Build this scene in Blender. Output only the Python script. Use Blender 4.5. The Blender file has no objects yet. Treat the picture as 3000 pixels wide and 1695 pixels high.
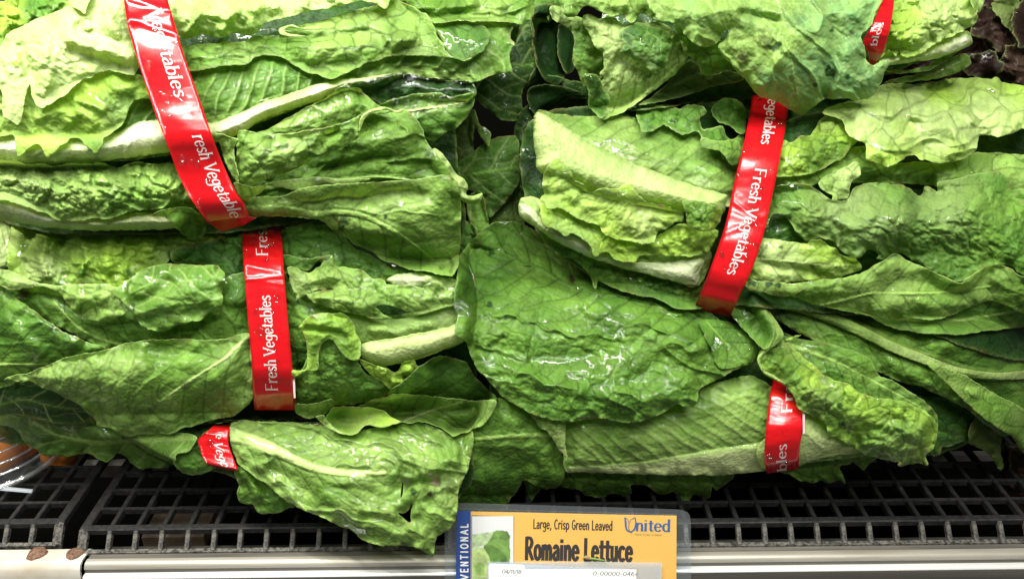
import bpy, math, random
import numpy as np

sc = bpy.context.scene
COL = sc.collection

# ------------------------------------------------------------------ camera
FPX = 2330.0                      # focal length in photograph pixels (3000 wide)
PITCH = math.radians(27.0)
ROLL = math.radians(0.65)
CAM = np.array((0.0, 0.0, 0.3772))
cam = bpy.data.cameras.new("camera")
cam.sensor_width = 36.0
cam.lens = FPX / 3000.0 * 36.0
cam.clip_start = 0.01
cam.clip_end = 50.0
cam_o = bpy.data.objects.new("camera", cam)
COL.objects.link(cam_o)
cam_o.location = CAM
sc.camera = cam_o
from mathutils import Matrix
cam_o.rotation_euler = (Matrix.Rotation(math.pi / 2 - PITCH, 3, 'X') @ Matrix.Rotation(-ROLL, 3, 'Z')).to_euler()
FWD = np.array((0, math.cos(PITCH), -math.sin(PITCH)))
UP0 = np.array((0, math.sin(PITCH), math.cos(PITCH)))
RIGHT = np.array((1.0, 0, 0)) * math.cos(ROLL) - UP0 * math.sin(ROLL)
UP = UP0 * math.cos(ROLL) + np.array((1.0, 0, 0)) * math.sin(ROLL)

# ------------------------------------------------------------------ world, lamps, exposure
world = bpy.data.worlds.new("World")
sc.world = world
world.use_nodes = True
world.node_tree.nodes["Background"].inputs[0].default_value = (0.95, 1.0, 0.93, 1)
world.node_tree.nodes["Background"].inputs[1].default_value = 0.085
sc.view_settings.view_transform = 'Standard'
sc.view_settings.look = 'None'
sc.view_settings.exposure = 0.18
sc.view_settings.gamma = 1.0
sc.render.film_transparent = False
sc.cycles.max_bounces = 8
sc.cycles.transparent_max_bounces = 12
sc.cycles.sample_clamp_indirect = 4.0


def lamp(name, loc, target, sx, sy, watts, col):
    l = bpy.data.lights.new(name, 'AREA')
    l.shape = 'RECTANGLE'
    l.size, l.size_y = sx, sy
    l.energy = watts
    l.color = col
    o = bpy.data.objects.new(name, l)
    COL.objects.link(o)
    o.location = loc
    from mathutils import Vector
    d = Vector(target) - Vector(loc)
    o.rotation_euler = d.to_track_quat('-Z', 'Y').to_euler()
    return o


# fluorescent tubes of the display case canopy and the shop ceiling behind the photographer
lamp("case_tube_light", (-0.10, 0.27, 1.00), (0.0, 0.47, 0.2), 1.30, 0.018, 15.5, (1.0, 0.985, 0.91))
lamp("case_tube_light", (-0.46, 0.36, 0.80), (-0.32, 0.50, 0.33), 0.34, 0.04, 4.8, (1.0, 0.98, 0.88))
lamp("ceiling_tube_light", (0.0, -0.55, 1.75), (0.0, 0.5, 0.2), 1.5, 0.028, 12.5, (1.0, 0.99, 0.95))
lamp("ceiling_tube_light", (0.2, -1.15, 2.00), (0.0, 0.5, 0.2), 1.5, 0.028, 12.5, (1.0, 0.99, 0.95))


# ------------------------------------------------------------------ pixel -> place
D0 = 0.575                        # distance of the back plane of the pile (height 0)


def place(px, py, h):
    """photograph pixels + height in mm in front of the pile's back plane -> world points (n,3)"""
    px = np.asarray(px, float); py = np.asarray(py, float); h = np.asarray(h, float)
    d = D0 - h * 0.001
    return (CAM[None] + d[..., None] * (FWD[None] + RIGHT[None] * ((px - 1500) / FPX)[..., None]
            - UP[None] * ((py - 847.5) / FPX)[..., None]))


def ctx(x0, y0, s):
    return lambda *p: [(x0 + a * s, y0 + b * s) for a, b in p]


S = 800 / 1940.0
A = ctx(0, 0, S); B = ctx(750, 0, 850 / 1932.0); C = ctx(1500, 0, S); D = ctx(2200, 0, S)
E = ctx(0, 550, S); F = ctx(750, 550, S); G = ctx(1500, 550, S); H = ctx(2200, 550, S)
I = ctx(0, 1095, S); J = ctx(650, 1095, S); K = ctx(1300, 1095, S); M = ctx(2200, 1095, S)
W = ctx(0, 0, 3000 / 2575.0)


# ------------------------------------------------------------------ noise
def _hash(ix, iy, seed):
    v = (ix.astype(np.int64) * 374761393 + iy.astype(np.int64) * 668265263 + int(seed) * 982451653) & 0xFFFFFFFF
    v = ((v ^ (v >> 13)) * 1274126177) & 0xFFFFFFFF
    v = ((v ^ (v >> 16)) * 2246822519) & 0xFFFFFFFF
    v = v ^ (v >> 15)
    return (v & 0xFFFFFF) / float(0xFFFFFF)


def vnoise(x, y, seed=0):
    ix = np.floor(x); iy = np.floor(y)
    fx = x - ix; fy = y - iy
    fx = fx * fx * fx * (fx * (fx * 6 - 15) + 10); fy = fy * fy * fy * (fy * (fy * 6 - 15) + 10)
    a = _hash(ix, iy, seed); b = _hash(ix + 1, iy, seed); c = _hash(ix, iy + 1, seed); d = _hash(ix + 1, iy + 1, seed)
    return ((a * (1 - fx) + b * fx) * (1 - fy) + (c * (1 - fx) + d * fx) * fy) * 2 - 1


def fbm(x, y, seed=0, oct=3):
    r = 0; a = 1.0; n = 0
    for k in range(oct):
        r = r + a * vnoise(x * 2 ** k + 17.3 * k, y * 2 ** k - 9.1 * k, seed + k); n += a; a *= 0.5
    return r / n


def voronoi(x, y, seed=0, jit=0.85):
    ix = np.floor(x); iy = np.floor(y)
    f1 = np.full(x.shape, 9.0); f2 = np.full(x.shape, 9.0); cid = np.zeros(x.shape)
    for dx in (-1, 0, 1):
        for dy in (-1, 0, 1):
            cx = ix + dx; cy = iy + dy
            qx = cx + 0.5 + jit * (_hash(cx, cy, seed) - 0.5)
            qy = cy + 0.5 + jit * (_hash(cx, cy, seed + 71) - 0.5)
            d = np.hypot(x - qx, y - qy)
            n = d < f1
            f2 = np.where(n, f1, np.minimum(f2, d))
            cid = np.where(n, _hash(cx, cy, seed + 5), cid)
            f1 = np.where(n, d, f1)
    return f1, f2, cid


def sstep(a, b, x):
    t = np.clip((x - a) / (b - a), 0, 1)
    return t * t * (3 - 2 * t)


# ------------------------------------------------------------------ curves
def smooth(pts, closed=True, step=4.0):
    p = np.array(pts, float)
    n = len(p)
    out = []
    seg = n if closed else n - 1
    for i in range(seg):
        p0 = p[(i - 1) % n] if closed or i > 0 else p[i]
        p1 = p[i]; p2 = p[(i + 1) % n]
        p3 = p[(i + 2) % n] if closed or i + 2 < n else p2
        L = np.linalg.norm(p2 - p1)
        m1 = (p2 - p0) * 0.5; m2 = (p3 - p1) * 0.5
        for m in (m1, m2):
            l = np.linalg.norm(m)
            if l > L: m *= L / l
        k = max(2, int(math.ceil(L / step)))
        t = (np.arange(k) / k)[:, None]
        out.append((2 * t**3 - 3 * t**2 + 1) * p1 + (t**3 - 2 * t**2 + t) * m1 + (-2 * t**3 + 3 * t**2) * p2 + (t**3 - t**2) * m2)
    if not closed: out.append(p[-1:])
    return np.concatenate(out)


def polydist(x, y, pts):
    """distance, arclength and side of points relative to an open polyline"""
    a = pts[:-1]; b = pts[1:]
    d = b - a
    L = np.hypot(d[:, 0], d[:, 1]) + 1e-9
    cum = np.concatenate(([0], np.cumsum(L)))
    best = np.full(x.shape, 1e9); bt = np.zeros(x.shape); bs = np.zeros(x.shape)
    for i in range(len(a)):
        rx = x - a[i, 0]; ry = y - a[i, 1]
        t = np.clip((rx * d[i, 0] + ry * d[i, 1]) / L[i]**2, 0, 1)
        dx = rx - t * d[i, 0]; dy = ry - t * d[i, 1]
        q = np.hypot(dx, dy)
        m = q < best
        best = np.where(m, q, best); bt = np.where(m, cum[i] + t * L[i], bt)
        bs = np.where(m, np.sign(d[i, 0] * ry - d[i, 1] * rx), bs)
    return best, bt, bs, cum[-1]


# ------------------------------------------------------------------ height map of what is already piled up
HX0, HY0, HS = -300, -300, 6.0
HW, HH = 600, 400
HM = np.full((HH, HW), -200.0)


def hm_add(x, y, h):
    i = np.clip(((x - HX0) / HS).astype(int), 0, HW - 1); j = np.clip(((y - HY0) / HS).astype(int), 0, HH - 1)
    np.maximum.at(HM, (j, i), h)
    

def boxblur(m, r):
    k = 2 * r + 1
    for ax in (0, 1):
        pad = [(0, 0), (0, 0)]; pad[ax] = (r + 1, r)
        c = np.cumsum(np.pad(m, pad, mode='edge'), axis=ax)
        m = (c[k:] - c[:-k]) / k if ax == 0 else (c[:, k:] - c[:, :-k]) / k
    return m


def dilate(m, r):
    for ax in (0, 1):
        o = m.copy()
        for s in range(1, r + 1):
            a = np.roll(m, s, ax); b = np.roll(m, -s, ax)
            o = np.maximum(o, np.maximum(a, b))
        m = o
    return m


def hm_sample(x, y, r=2, blur=2):
    m = dilate(HM, r)
    m = boxblur(boxblur(m, blur), blur)
    fx = np.clip((x - HX0) / HS - 0.5, 0, HW - 1.001); fy = np.clip((y - HY0) / HS - 0.5, 0, HH - 1.001)
    ix = fx.astype(int); iy = fy.astype(int); fx = fx - ix; fy = fy - iy
    return (m[iy, ix] * (1 - fx) + m[iy, ix + 1] * fx) * (1 - fy) + (m[iy + 1, ix] * (1 - fx) + m[iy + 1, ix + 1] * fx) * fy


# ------------------------------------------------------------------ materials
def node_mat(name):
    m = bpy.data.materials.new(name)
    m.use_nodes = True
    nt = m.node_tree
    nt.nodes.clear()
    return m, nt, nt.nodes, nt.links


def leaf_material():
    m, nt, N, L = node_mat("lettuce_leaf")
    out = N.new("ShaderNodeOutputMaterial")
    col = N.new("ShaderNodeAttribute"); col.attribute_name = "col"
    wet = N.new("ShaderNodeAttribute"); wet.attribute_name = "wet"
    tc = N.new("ShaderNodeTexCoord")
    n1 = N.new("ShaderNodeTexNoise"); n1.inputs["Scale"].default_value = 420; n1.inputs["Detail"].default_value = 3
    n2 = N.new("ShaderNodeTexNoise"); n2.inputs["Scale"].default_value = 95; n2.inputs["Detail"].default_value = 2
    n2.inputs["Distortion"].default_value = 0.6
    L.new(tc.outputs["Object"], n1.inputs["Vector"]); L.new(tc.outputs["Object"], n2.inputs["Vector"])
    # colour mottling
    mr = N.new("ShaderNodeMapRange"); mr.inputs["To Min"].default_value = 0.80; mr.inputs["To Max"].default_value = 1.2
    L.new(n1.outputs["Fac"], mr.inputs["Value"])
    mul = N.new("ShaderNodeMix"); mul.data_type = 'RGBA'; mul.blend_type = 'MULTIPLY'; mul.inputs["Factor"].default_value = 1
    L.new(col.outputs["Color"], mul.inputs["A"]); L.new(mr.outputs["Result"], mul.inputs["B"])
    b1 = N.new("ShaderNodeBump"); b1.inputs["Strength"].default_value = 0.22; b1.inputs["Distance"].default_value = 0.0012
    L.new(n1.outputs["Fac"], b1.inputs["Height"])
    b2 = N.new("ShaderNodeBump"); b2.inputs["Strength"].default_value = 0.12; b2.inputs["Distance"].default_value = 0.003
    L.new(n2.outputs["Fac"], b2.inputs["Height"])
    vo = N.new("ShaderNodeTexVoronoi"); vo.feature = 'SMOOTH_F1'; vo.inputs["Scale"].default_value = 430; vo.inputs["Smoothness"].default_value = .4
    wv = N.new("ShaderNodeMix"); wv.data_type = 'VECTOR'; wv.inputs["Factor"].default_value = .004
    L.new(tc.outputs["Object"], wv.inputs["A"]); L.new(n2.outputs["Color"], wv.inputs["B"]); L.new(wv.outputs["Result"], vo.inputs["Vector"])
    b3 = N.new("ShaderNodeBump"); b3.inputs["Strength"].default_value = 0.30; b3.inputs["Distance"].default_value = 0.0016; b3.invert = True
    L.new(vo.outputs["Distance"], b3.inputs["Height"]); L.new(b1.outputs["Normal"], b3.inputs["Normal"])
    p = N.new("ShaderNodeBsdfPrincipled")
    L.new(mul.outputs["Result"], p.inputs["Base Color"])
    p.inputs["Roughness"].default_value = 0.5
    p.inputs["Specular IOR Level"].default_value = 0.2
    L.new(b3.outputs["Normal"], p.inputs["Normal"])
    L.new(wet.outputs["Fac"], p.inputs["Coat Weight"])
    p.inputs["Coat Roughness"].default_value = 0.015
    p.inputs["Coat IOR"].default_value = 1.40
    cn = N.new("ShaderNodeAttribute"); cn.attribute_name = "film"
    L.new(cn.outputs["Vector"], b2.inputs["Normal"])
    L.new(b2.outputs["Normal"], p.inputs["Coat Normal"])
    tr = N.new("ShaderNodeBsdfTranslucent")
    g = N.new("ShaderNodeMix"); g.data_type = 'RGBA'; g.blend_type = 'MULTIPLY'; g.inputs["Factor"].default_value = 1
    g.inputs["B"].default_value = (1.25, 1.25, 0.55, 1)
    L.new(mul.outputs["Result"], g.inputs["A"]); L.new(g.outputs["Result"], tr.inputs["Color"])
    mx = N.new("ShaderNodeMixShader")
    f = N.new("ShaderNodeMapRange"); f.inputs["To Min"].default_value = 0.27; f.inputs["To Max"].default_value = 0.06
    L.new(col.outputs["Alpha"], f.inputs["Value"]); L.new(f.outputs["Result"], mx.inputs["Fac"])
    L.new(p.outputs[0], mx.inputs[1]); L.new(tr.outputs[0], mx.inputs[2])
    L.new(mx.outputs[0], out.inputs["Surface"])
    return m


MAT_LEAF = leaf_material()

TONE = dict(
    white=(0.66, 0.70, 0.50), rib=(0.53, 0.63, 0.27), pale=(0.46, 0.62, 0.21), lime=(0.33, 0.53, 0.065),
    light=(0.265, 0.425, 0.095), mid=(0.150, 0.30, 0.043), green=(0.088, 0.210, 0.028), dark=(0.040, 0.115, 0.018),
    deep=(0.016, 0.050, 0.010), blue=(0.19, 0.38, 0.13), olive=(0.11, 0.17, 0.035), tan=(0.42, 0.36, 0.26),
    red=(0.022, 0.011, 0.009), redbr=(0.055, 0.032, 0.022),
)
TONE = {k: np.array(v) for k, v in TONE.items()}

# ------------------------------------------------------------------ things
def empty(name, loc, label, cat, group=None):
    o = bpy.data.objects.new(name, None)
    o.empty_display_size = 0.02
    COL.objects.link(o)
    o.location = loc
    o["label"] = label; o["category"] = cat
    if group: o["group"] = group
    return o


def add_mesh(name, co, faces, mat, parent=None, smooth_=True, quads=None):
    me = bpy.data.meshes.new(name)
    me.from_pydata([tuple(c) for c in co], [], faces)
    if smooth_:
        me.polygons.foreach_set("use_smooth", np.ones(len(me.polygons), bool))
    me.materials.append(mat)
    return link(name, me, parent)


def link(name, me, parent=None):
    o = bpy.data.objects.new(name, me)
    COL.objects.link(o)
    if parent is not None:
        o.parent = parent
        if parent.parent is not None:
            o.matrix_parent_inverse = (parent.parent.matrix_basis @ parent.matrix_parent_inverse @ parent.matrix_basis).inverted() if False else o.matrix_parent_inverse
    return o


class Head:
    def __init__(self, name, label, cat, axis, r, R, base, group=None, pinch=None):
        self.pinch = smooth(pinch, False, 30) if pinch else None
        self.ax = np.array(axis, float); self.r = r; self.R = R; self.base = base
        mid = self.ax.mean(0)
        loc = place(np.array([mid[0]]), np.array([mid[1]]), np.array([base * 1.0]))[0]
        self.loc = loc
        self.o = empty(name, loc, label, cat, group)

    def surf(self, x, y):
        q, _, _, _ = polydist(x, y, self.ax)
        k = np.clip(q / self.r, 0, 0.97)
        h = self.base + self.R * np.sqrt(1 - k * k)
        return h - np.clip(q / self.r - 0.97, 0, 1) * 60


_seed = [11]
LEAVES = []


def leaf(head, poly, tone='mid', tone2=None, h=0.0, dome=6.0, dw=45.0, folds=(), rib=None, rw=(10, 3), rh=2.0, ribtone='rib',
         halo=2.4, vs=70, va=0.9, vamp=0.6, bul=(0.7, 42), net=1.0, vein='d', ruf=3.6, gap=3.0, wet=0.5, spots=(), pale=(), tilt=(0, 0), und=3.0,
         res=3.0, edge=(3.6, 1.6), holes=(), name='leaf', absolute=None, drape=True, rim=0.35, pleat=0.0, wid=1.45, parent=None, label=None, thick=0.45, stiff=2, crease=0.8):
    _seed[0] += 13
    sd = _seed[0]
    P = smooth(poly, True, 4.0)
    # ragged margin
    nx = np.roll(P, -1, 0) - np.roll(P, 1, 0)
    nl = np.hypot(nx[:, 0], nx[:, 1]) + 1e-6
    nor = np.stack((nx[:, 1] / nl, -nx[:, 0] / nl), 1)
    s = np.cumsum(np.hypot(*(P - np.roll(P, 1, 0)).T))
    z0 = np.zeros_like(s)
    P = P + nor * (edge[0] * fbm(s / 38.0, z0 + sd * 1.7, sd, 2) + edge[1] * vnoise(s / 9.0, z0 + 3.3, sd + 4))[:, None]
    x0, y0 = P.min(0) - res; x1, y1 = P.max(0) + res
    gx = np.arange(x0, x1 + res, res); gy = np.arange(y0, y1 + res, res)
    nxc, nyc = len(gx) - 1, len(gy) - 1
    # cell-centre inside test, row by row
    cx = gx[:-1] + res / 2; cy = gy[:-1] + res / 2

    def inside(Q):
        a = Q; b = np.roll(Q, -1, 0)
        msk = np.zeros((nyc, nxc), bool)
        for j, yy in enumerate(cy):
            cr = (a[:, 1] <= yy) != (b[:, 1] <= yy)
            if cr.any():
                xs = a[cr, 0] + (yy - a[cr, 1]) / (b[cr, 1] - a[cr, 1]) * (b[cr, 0] - a[cr, 0])
                msk[j] = (np.searchsorted(np.sort(xs), cx) % 2) == 1
        return msk
    cell = inside(P)
    loops = [P]
    for hp in holes:
        Q = smooth(hp, True, 3.0)
        cell &= ~inside(Q); loops.append(Q)
    vcount = np.zeros((nyc + 1, nxc + 1), int)
    vcount[:-1, :-1] += cell; vcount[1:, :-1] += cell; vcount[:-1, 1:] += cell; vcount[1:, 1:] += cell
    used = vcount > 0
    border = used & (vcount < 4)
    idx = -np.ones(used.shape, int); idx[used] = np.arange(used.sum())
    X, Y = np.meshgrid(gx, gy)
    vx = X[used].copy(); vy = Y[used].copy()
    isb = border[used]
    # distance to margin
    BP = np.concatenate([l[::2] for l in loops])
    dist = np.empty(len(vx), np.float32)
    bp = BP.astype(np.float32)
    for c in range(0, len(vx), 4000):
        q = np.stack((vx[c:c + 4000], vy[c:c + 4000]), 1).astype(np.float32)
        d2 = (q**2).sum(1)[:, None] + (bp**2).sum(1)[None] - 2 * q @ bp.T
        dist[c:c + 4000] = np.sqrt(np.maximum(d2.min(1), 0))
    # snap border vertices on to the outline
    bi = np.where(isb)[0]
    for c in range(0, len(bi), 1500):
        ii = bi[c:c + 1500]
        q = np.stack((vx[ii], vy[ii]), 1)
        best = np.full(len(ii), 1e9); bx = q[:, 0].copy(); by = q[:, 1].copy()
        for l in loops:
            a = l; d = np.roll(l, -1, 0) - l
            L2 = (d**2).sum(1) + 1e-9
            t = np.clip(((q[:, None, :] - a[None]) * d[None]).sum(2) / L2[None], 0, 1)
            pr = a[None] + t[..., None] * d[None]
            dd = ((q[:, None, :] - pr)**2).sum(2)
            k = dd.argmin(1); r = np.arange(len(ii))
            m = dd[r, k] < best
            best = np.where(m, dd[r, k], best); bx = np.where(m, pr[r, k, 0], bx); by = np.where(m, pr[r, k, 1], by)
        ok = best < (2.5 * res)**2
        vx[ii[ok]] = bx[ok]; vy[ii[ok]] = by[ok]
    dist[isb] = 0
    # ---------------- free shape
    cxm, cym = P.mean(0)
    if absolute is not None: base = np.full(vx.shape, float(absolute))
    else: base = head.surf(vx, vy)
    if name == 'midrib':
        k = 1 - np.minimum(dist / (dw * 1.15), 1)
        dm = dome * np.sqrt(np.clip(1 - k * k, 0, 1))
    else:
        dm = dome * (1 - np.exp(-dist / dw))
    hh = base + h + dm + tilt[0] * (vx - cxm) / 1000 + tilt[1] * (vy - cym) / 1000
    for fp, amp, wd in folds:
        fpts = smooth(fp, False, 12)
        q, t, sg, LL = polydist(vx, vy, fpts)
        fade = sstep(0, 0.15, t / LL + 0.03) * sstep(0, 0.15, 1.03 - t / LL)
        wj = wd * (1 + 0.25 * fbm(vx / 60, vy / 60, sd + 8, 2))
        hh += 1.35 * amp * np.exp(-(q / wj)**2) * fade
    if head.pinch is not None and absolute is None:
        q, _, _, _ = polydist(vx, vy, head.pinch)
        hh += -7.0 * np.exp(-(q / 62)**2) + 3.0 * np.exp(-((q - 130) / 60)**2)
    wx = fbm(vx / 70, vy / 70, sd + 20, 2); wy = fbm(vx / 70, vy / 70, sd + 40, 2)
    # ---------------- ribs and veins
    ribm = np.zeros_like(vx); halom = np.zeros_like(vx); line = np.zeros_like(vx); secpuff = np.zeros_like(vx)
    if rib is not None:
        rp = smooth(rib, False, 10)
        q, t, sg, LL = polydist(vx, vy, rp)
        q = q + 1.5 * wx
        wloc = rw[0] + (rw[1] - rw[0]) * np.clip(t / LL, 0, 1)
        k = q / wloc
        ribm = 1 - sstep(0.45, 1.25, k)
        hh += rh * np.sqrt(np.clip(1 - k * k / 1.3, 0, 1)) * (0.4 + 0.6 * wloc / max(rw))
        halom = np.exp(-(q / (wloc * halo + 3))) * (1 - 0.4 * t / LL)
        # secondary veins leaving the rib at an angle and bending towards the tip
        ph = (t - va * q * (1 + q / 900.0) + 16 * wx + sg * 23) / vs
        fr = np.abs(ph - np.floor(ph) - 0.5) * 2          # 1 at the vein
        env = np.exp(-q / 330.0) * sstep(0.3, 1.2, k)
        wl = vs * 0.5 * (1 - fr)
        line = np.maximum(line, np.exp(-(wl / (2.6 * wid))**2) * env)
        secpuff = (1 - fr**2) * env
        pid = np.floor(ph)
        q2 = q / (0.62 * vs) + _hash(pid, pid * 0 + 3, sd) * 2 + 0.5 * wy
        fr2 = np.abs(q2 - np.floor(q2) - 0.5) * 2
        env2 = np.exp(-q / 150.0) * sstep(0.8, 2.0, k)
        wl2 = 0.62 * vs * 0.5 * (1 - fr2)
        line = np.maximum(line, 0.7 * np.exp(-(wl2 / (2.0 * wid))**2) * env2)
        secpuff = np.maximum(secpuff * 0.5, (1 - fr**2) * (1 - fr2**4) * env2 * 1.2)
        lad = env2
        hh += vamp * secpuff * 1.2 + pleat * (np.exp(-(wl / 11.0)**2)) * np.exp(-q / 170.0) * sstep(0.6, 1.6, k)
        ang = math.atan2(*(rp[-1] - rp[0])[::-1]) + 0.0
    else:
        ang = 0.6 * math.sin(sd)
    ca, sa = math.cos(ang), math.sin(ang)
    ux = (vx * ca + vy * sa) / 1.25; uy = -vx * sa + vy * ca
    amp, scl = bul
    amp = amp * 1.2
    calm = (1 - 0.75 * lad) if rib is not None else 1.0
    # long creases running with the leaf
    rx = (vx * ca + vy * sa) / 210.0; ry = (-vx * sa + vy * ca) / 75.0
    rg = np.abs(fbm(rx + 0.25 * wx, ry + 0.25 * wy, sd + 66, 2))
    hh += crease * (np.clip(1 - rg * 4.0, 0, 1)**1.5 - 0.3) * (1 - ribm)
    hsm = hh.copy()
    f1, f2, cid = voronoi(ux / scl + 0.42 * wx, uy / scl + 0.42 * wy, sd)
    e = f2 - f1
    free = (1 - ribm) * (0.35 + 0.65 * sstep(4, 40, dist)) * calm
    hh += amp * (sstep(0.0, 0.55, e) * (0.55 + 0.9 * cid) - 0.4) * free
    line = np.maximum(line, net * calm * (1 - sstep(0.02, 0.02 + 3.4 * wid / scl, e)) * 0.8)
    f1b, f2b, cidb = voronoi(ux / (scl * 0.42) + 0.5 * wx, uy / (scl * 0.42) + 0.5 * wy, sd + 3)
    eb = f2b - f1b
    hh += amp * 0.42 * sstep(0.0, 0.5, eb) * free
    rg2 = np.abs(fbm(ux / 34 + 0.4 * wy, uy / 19 + 0.4 * wx, sd + 67, 2))
    hh += 0.42 * min(1.0, amp * 1.6) * (np.clip(1 - rg2 * 3.2, 0, 1) - 0.3) * free
    fine = (1 - sstep(0.02, 0.02 + 2.6 / (scl * 0.42), eb)) * 0.3 * net
    hh += und * fbm(vx / 150, vy / 150, sd + 60, 2) * 0.8 + und * 0.36 * fbm(vx / 48, vy / 48, sd + 61, 2)
    # ruffled margin
    hh += ruf * fbm(vx / 34, vy / 34, sd + 90, 2) * np.exp(-dist / 24.0) * 1.6
    if drape:
        low = hm_sample(vx, vy, 2, stiff) + gap * (1.5 if name == 'leaf' else 1.0)
        k = 4.0
        hh = np.where(low < -90, hh, np.maximum(hh, low) + k * 0.25 * np.exp(-np.abs(hh - low) / k))
    hm_add(vx, vy, hh)
    # the smooth film of water lying over the wrinkles: its own normals
    hsm = 0.72 * hsm + 0.28 * hh + 0.30 * fbm(vx / 28, vy / 28, sd + 44, 2)
    gg = np.full(used.shape, np.nan); gg[used] = hsm
    for _ in range(2):
        pad = np.pad(gg, 1, constant_values=np.nan)
        st = np.stack([pad[1:-1, 1:-1], pad[:-2, 1:-1], pad[2:, 1:-1], pad[1:-1, :-2], pad[1:-1, 2:]])
        m_ = ~np.isnan(st)
        avg = np.where(m_, st, 0).sum(0) / np.maximum(m_.sum(0), 1)
        gg = np.where(used, avg, np.nan)
    def slope(axis):
        f_ = np.roll(gg, -1, axis) - gg; b_ = gg - np.roll(gg, 1, axis)
        f_ = np.where(np.isnan(f_), b_, f_); b_ = np.where(np.isnan(b_), f_, b_)
        return np.nan_to_num((f_ + b_) * 0.5)[used] / (res * 0.215)
    sx_ = np.clip(slope(1), -1.5, 1.5); sy_ = np.clip(slope(0), -1.5, 1.5)
    film = -FWD[None] - RIGHT[None] * sx_[:, None] + UP[None] * sy_[:, None]
    film /= np.linalg.norm(film, axis=1)[:, None]
    # ---------------- pigment
    c1 = TONE[tone]; c2 = TONE[tone2 or tone]
    m = sstep(-0.5, 0.5, fbm(vx / 120, vy / 120, sd + 31, 3))[:, None] if tone2 else np.zeros((len(vx), 1))
    col = c1[None] * (1 - m) + c2[None] * m
    col = col * (1 + 0.20 * fbm(vx / 36, vy / 36, sd + 33, 3))[:, None]
    col = col * (0.84 + 0.32 * cid)[:, None]
    pl = np.zeros(len(vx))
    for (qx, qy, qr, qa) in pale:
        pl = np.maximum(pl, qa * np.exp(-(((vx - qx)**2 + (vy - qy)**2) / qr**2) * (1 + 0.4 * wx)))
    rt = TONE[ribtone]
    pl = np.maximum(pl, 0.75 * halom * (rib is not None))
    col = col * (1 - pl[:, None]) + (0.75 * rt + 0.25 * c1)[None] * pl[:, None]
    if vein == 'd':
        col = col * (1 - 0.60 * np.maximum(line, fine * 0.7))[:, None]
    elif vein == 'l':
        lv = (0.60 * np.maximum(line, fine * 0.6))[:, None]
        col = col * (1 - lv) + (TONE['pale'] * 0.9)[None] * lv
    col = col * (1 - ribm[:, None]) + rt[None] * (1 + 0.10 * fbm(vx / 20, vy / 20, sd + 7, 2))[:, None] * ribm[:, None]
    if name == 'midrib':
        g_ = (0.6 * np.exp(-dist / 6.0) + 0.10 * fbm(vx / 60, vy / 60, sd + 9, 2))[:, None]
        g_ = np.clip(g_, 0, 1)
        col = col * (1 - g_) + TONE['light'][None] * g_
        dirv = P[len(P) // 2] - P[0]; dirv = dirv / (np.linalg.norm(dirv) + 1e-6)
        col = col * (1 + 0.09 * vnoise((vx * dirv[0] + vy * dirv[1]) / 160, (-vx * dirv[1] + vy * dirv[0]) / 4.5, sd + 12))[:, None]
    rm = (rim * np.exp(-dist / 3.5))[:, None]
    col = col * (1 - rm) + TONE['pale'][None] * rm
    br = (sstep(0.28, 0.5, fbm(vx / 34, vy / 34, sd + 15, 2)) * np.exp(-dist / 4.0) * (0.75 if name == 'leaf' else 0.0))[:, None]
    col = col * (1 - br) + np.array((0.22, 0.15, 0.05))[None] * br
    for (qx, qy, qr, tn) in spots:
        d = np.hypot(vx - qx, vy - qy) / qr + 0.7 * fbm(vx / 13, vy / 13, sd + 77, 3)
        a = (1 - sstep(0.45, 1.0, d))[:, None] * 0.9
        col = col * (1 - a) + TONE[tn][None] * a if tn in TONE else col
    col = np.clip(col, 0.002, 0.85)
    w = 0.85 * np.clip(wet * (0.25 + 0.95 * sstep(-0.2, 0.3, fbm(vx / 90, vy / 90, sd + 50, 2))), 0, 1)
    # ---------------- mesh: the sheet and a rolled-back rim
    co = place(vx, vy, hh)
    j, i = np.where(cell)
    quads = np.stack((idx[j, i], idx[j + 1, i], idx[j + 1, i + 1], idx[j, i + 1]), 1)
    n0 = len(co)
    ed = np.concatenate((quads[:, [0, 1]], quads[:, [1, 2]], quads[:, [2, 3]], quads[:, [3, 0]]))
    key = ed.min(1).astype(np.int64) * (n0 + 1) + ed.max(1)
    u, inv, cnt = np.unique(key, return_inverse=True, return_counts=True)
    be = ed[cnt[inv] == 1]
    bv = np.unique(be)
    mp = -np.ones(n0, int); mp[bv] = n0 + np.arange(len(bv))
    co2 = place(vx[bv], vy[bv], hh[bv] - thick)
    rimq = np.stack((be[:, 1], be[:, 0], mp[be[:, 0]], mp[be[:, 1]]), 1)
    allq = np.concatenate((quads, rimq))
    co = np.concatenate((co, co2))
    col = np.concatenate((col, col[bv])); w = np.concatenate((w, w[bv])); al = np.concatenate((ribm, ribm[bv]))
    me = bpy.data.meshes.new(name)
    me.vertices.add(len(co)); me.loops.add(len(allq) * 4); me.polygons.add(len(allq))
    org = head.loc
    me.vertices.foreach_set("co", (co - org[None]).astype(np.float32).ravel())
    me.loops.foreach_set("vertex_index", allq.astype(np.int32).ravel())
    me.polygons.foreach_set("loop_start", np.arange(0, len(allq) * 4, 4, dtype=np.int32))
    me.polygons.foreach_set("use_smooth", np.ones(len(allq), bool))
    me.update(calc_edges=True)
    ca_ = me.color_attributes.new("col", 'FLOAT_COLOR', 'POINT')
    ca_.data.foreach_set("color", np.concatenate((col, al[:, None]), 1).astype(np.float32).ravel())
    fa = me.attributes.new("film", 'FLOAT_VECTOR', 'POINT'); fa.data.foreach_set("vector", np.concatenate((film, film[bv])).astype(np.float32).ravel())
    at = me.attributes.new("wet", 'FLOAT', 'POINT'); at.data.foreach_set("value", w.astype(np.float32))
    me.materials.append(MAT_LEAF)
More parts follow.
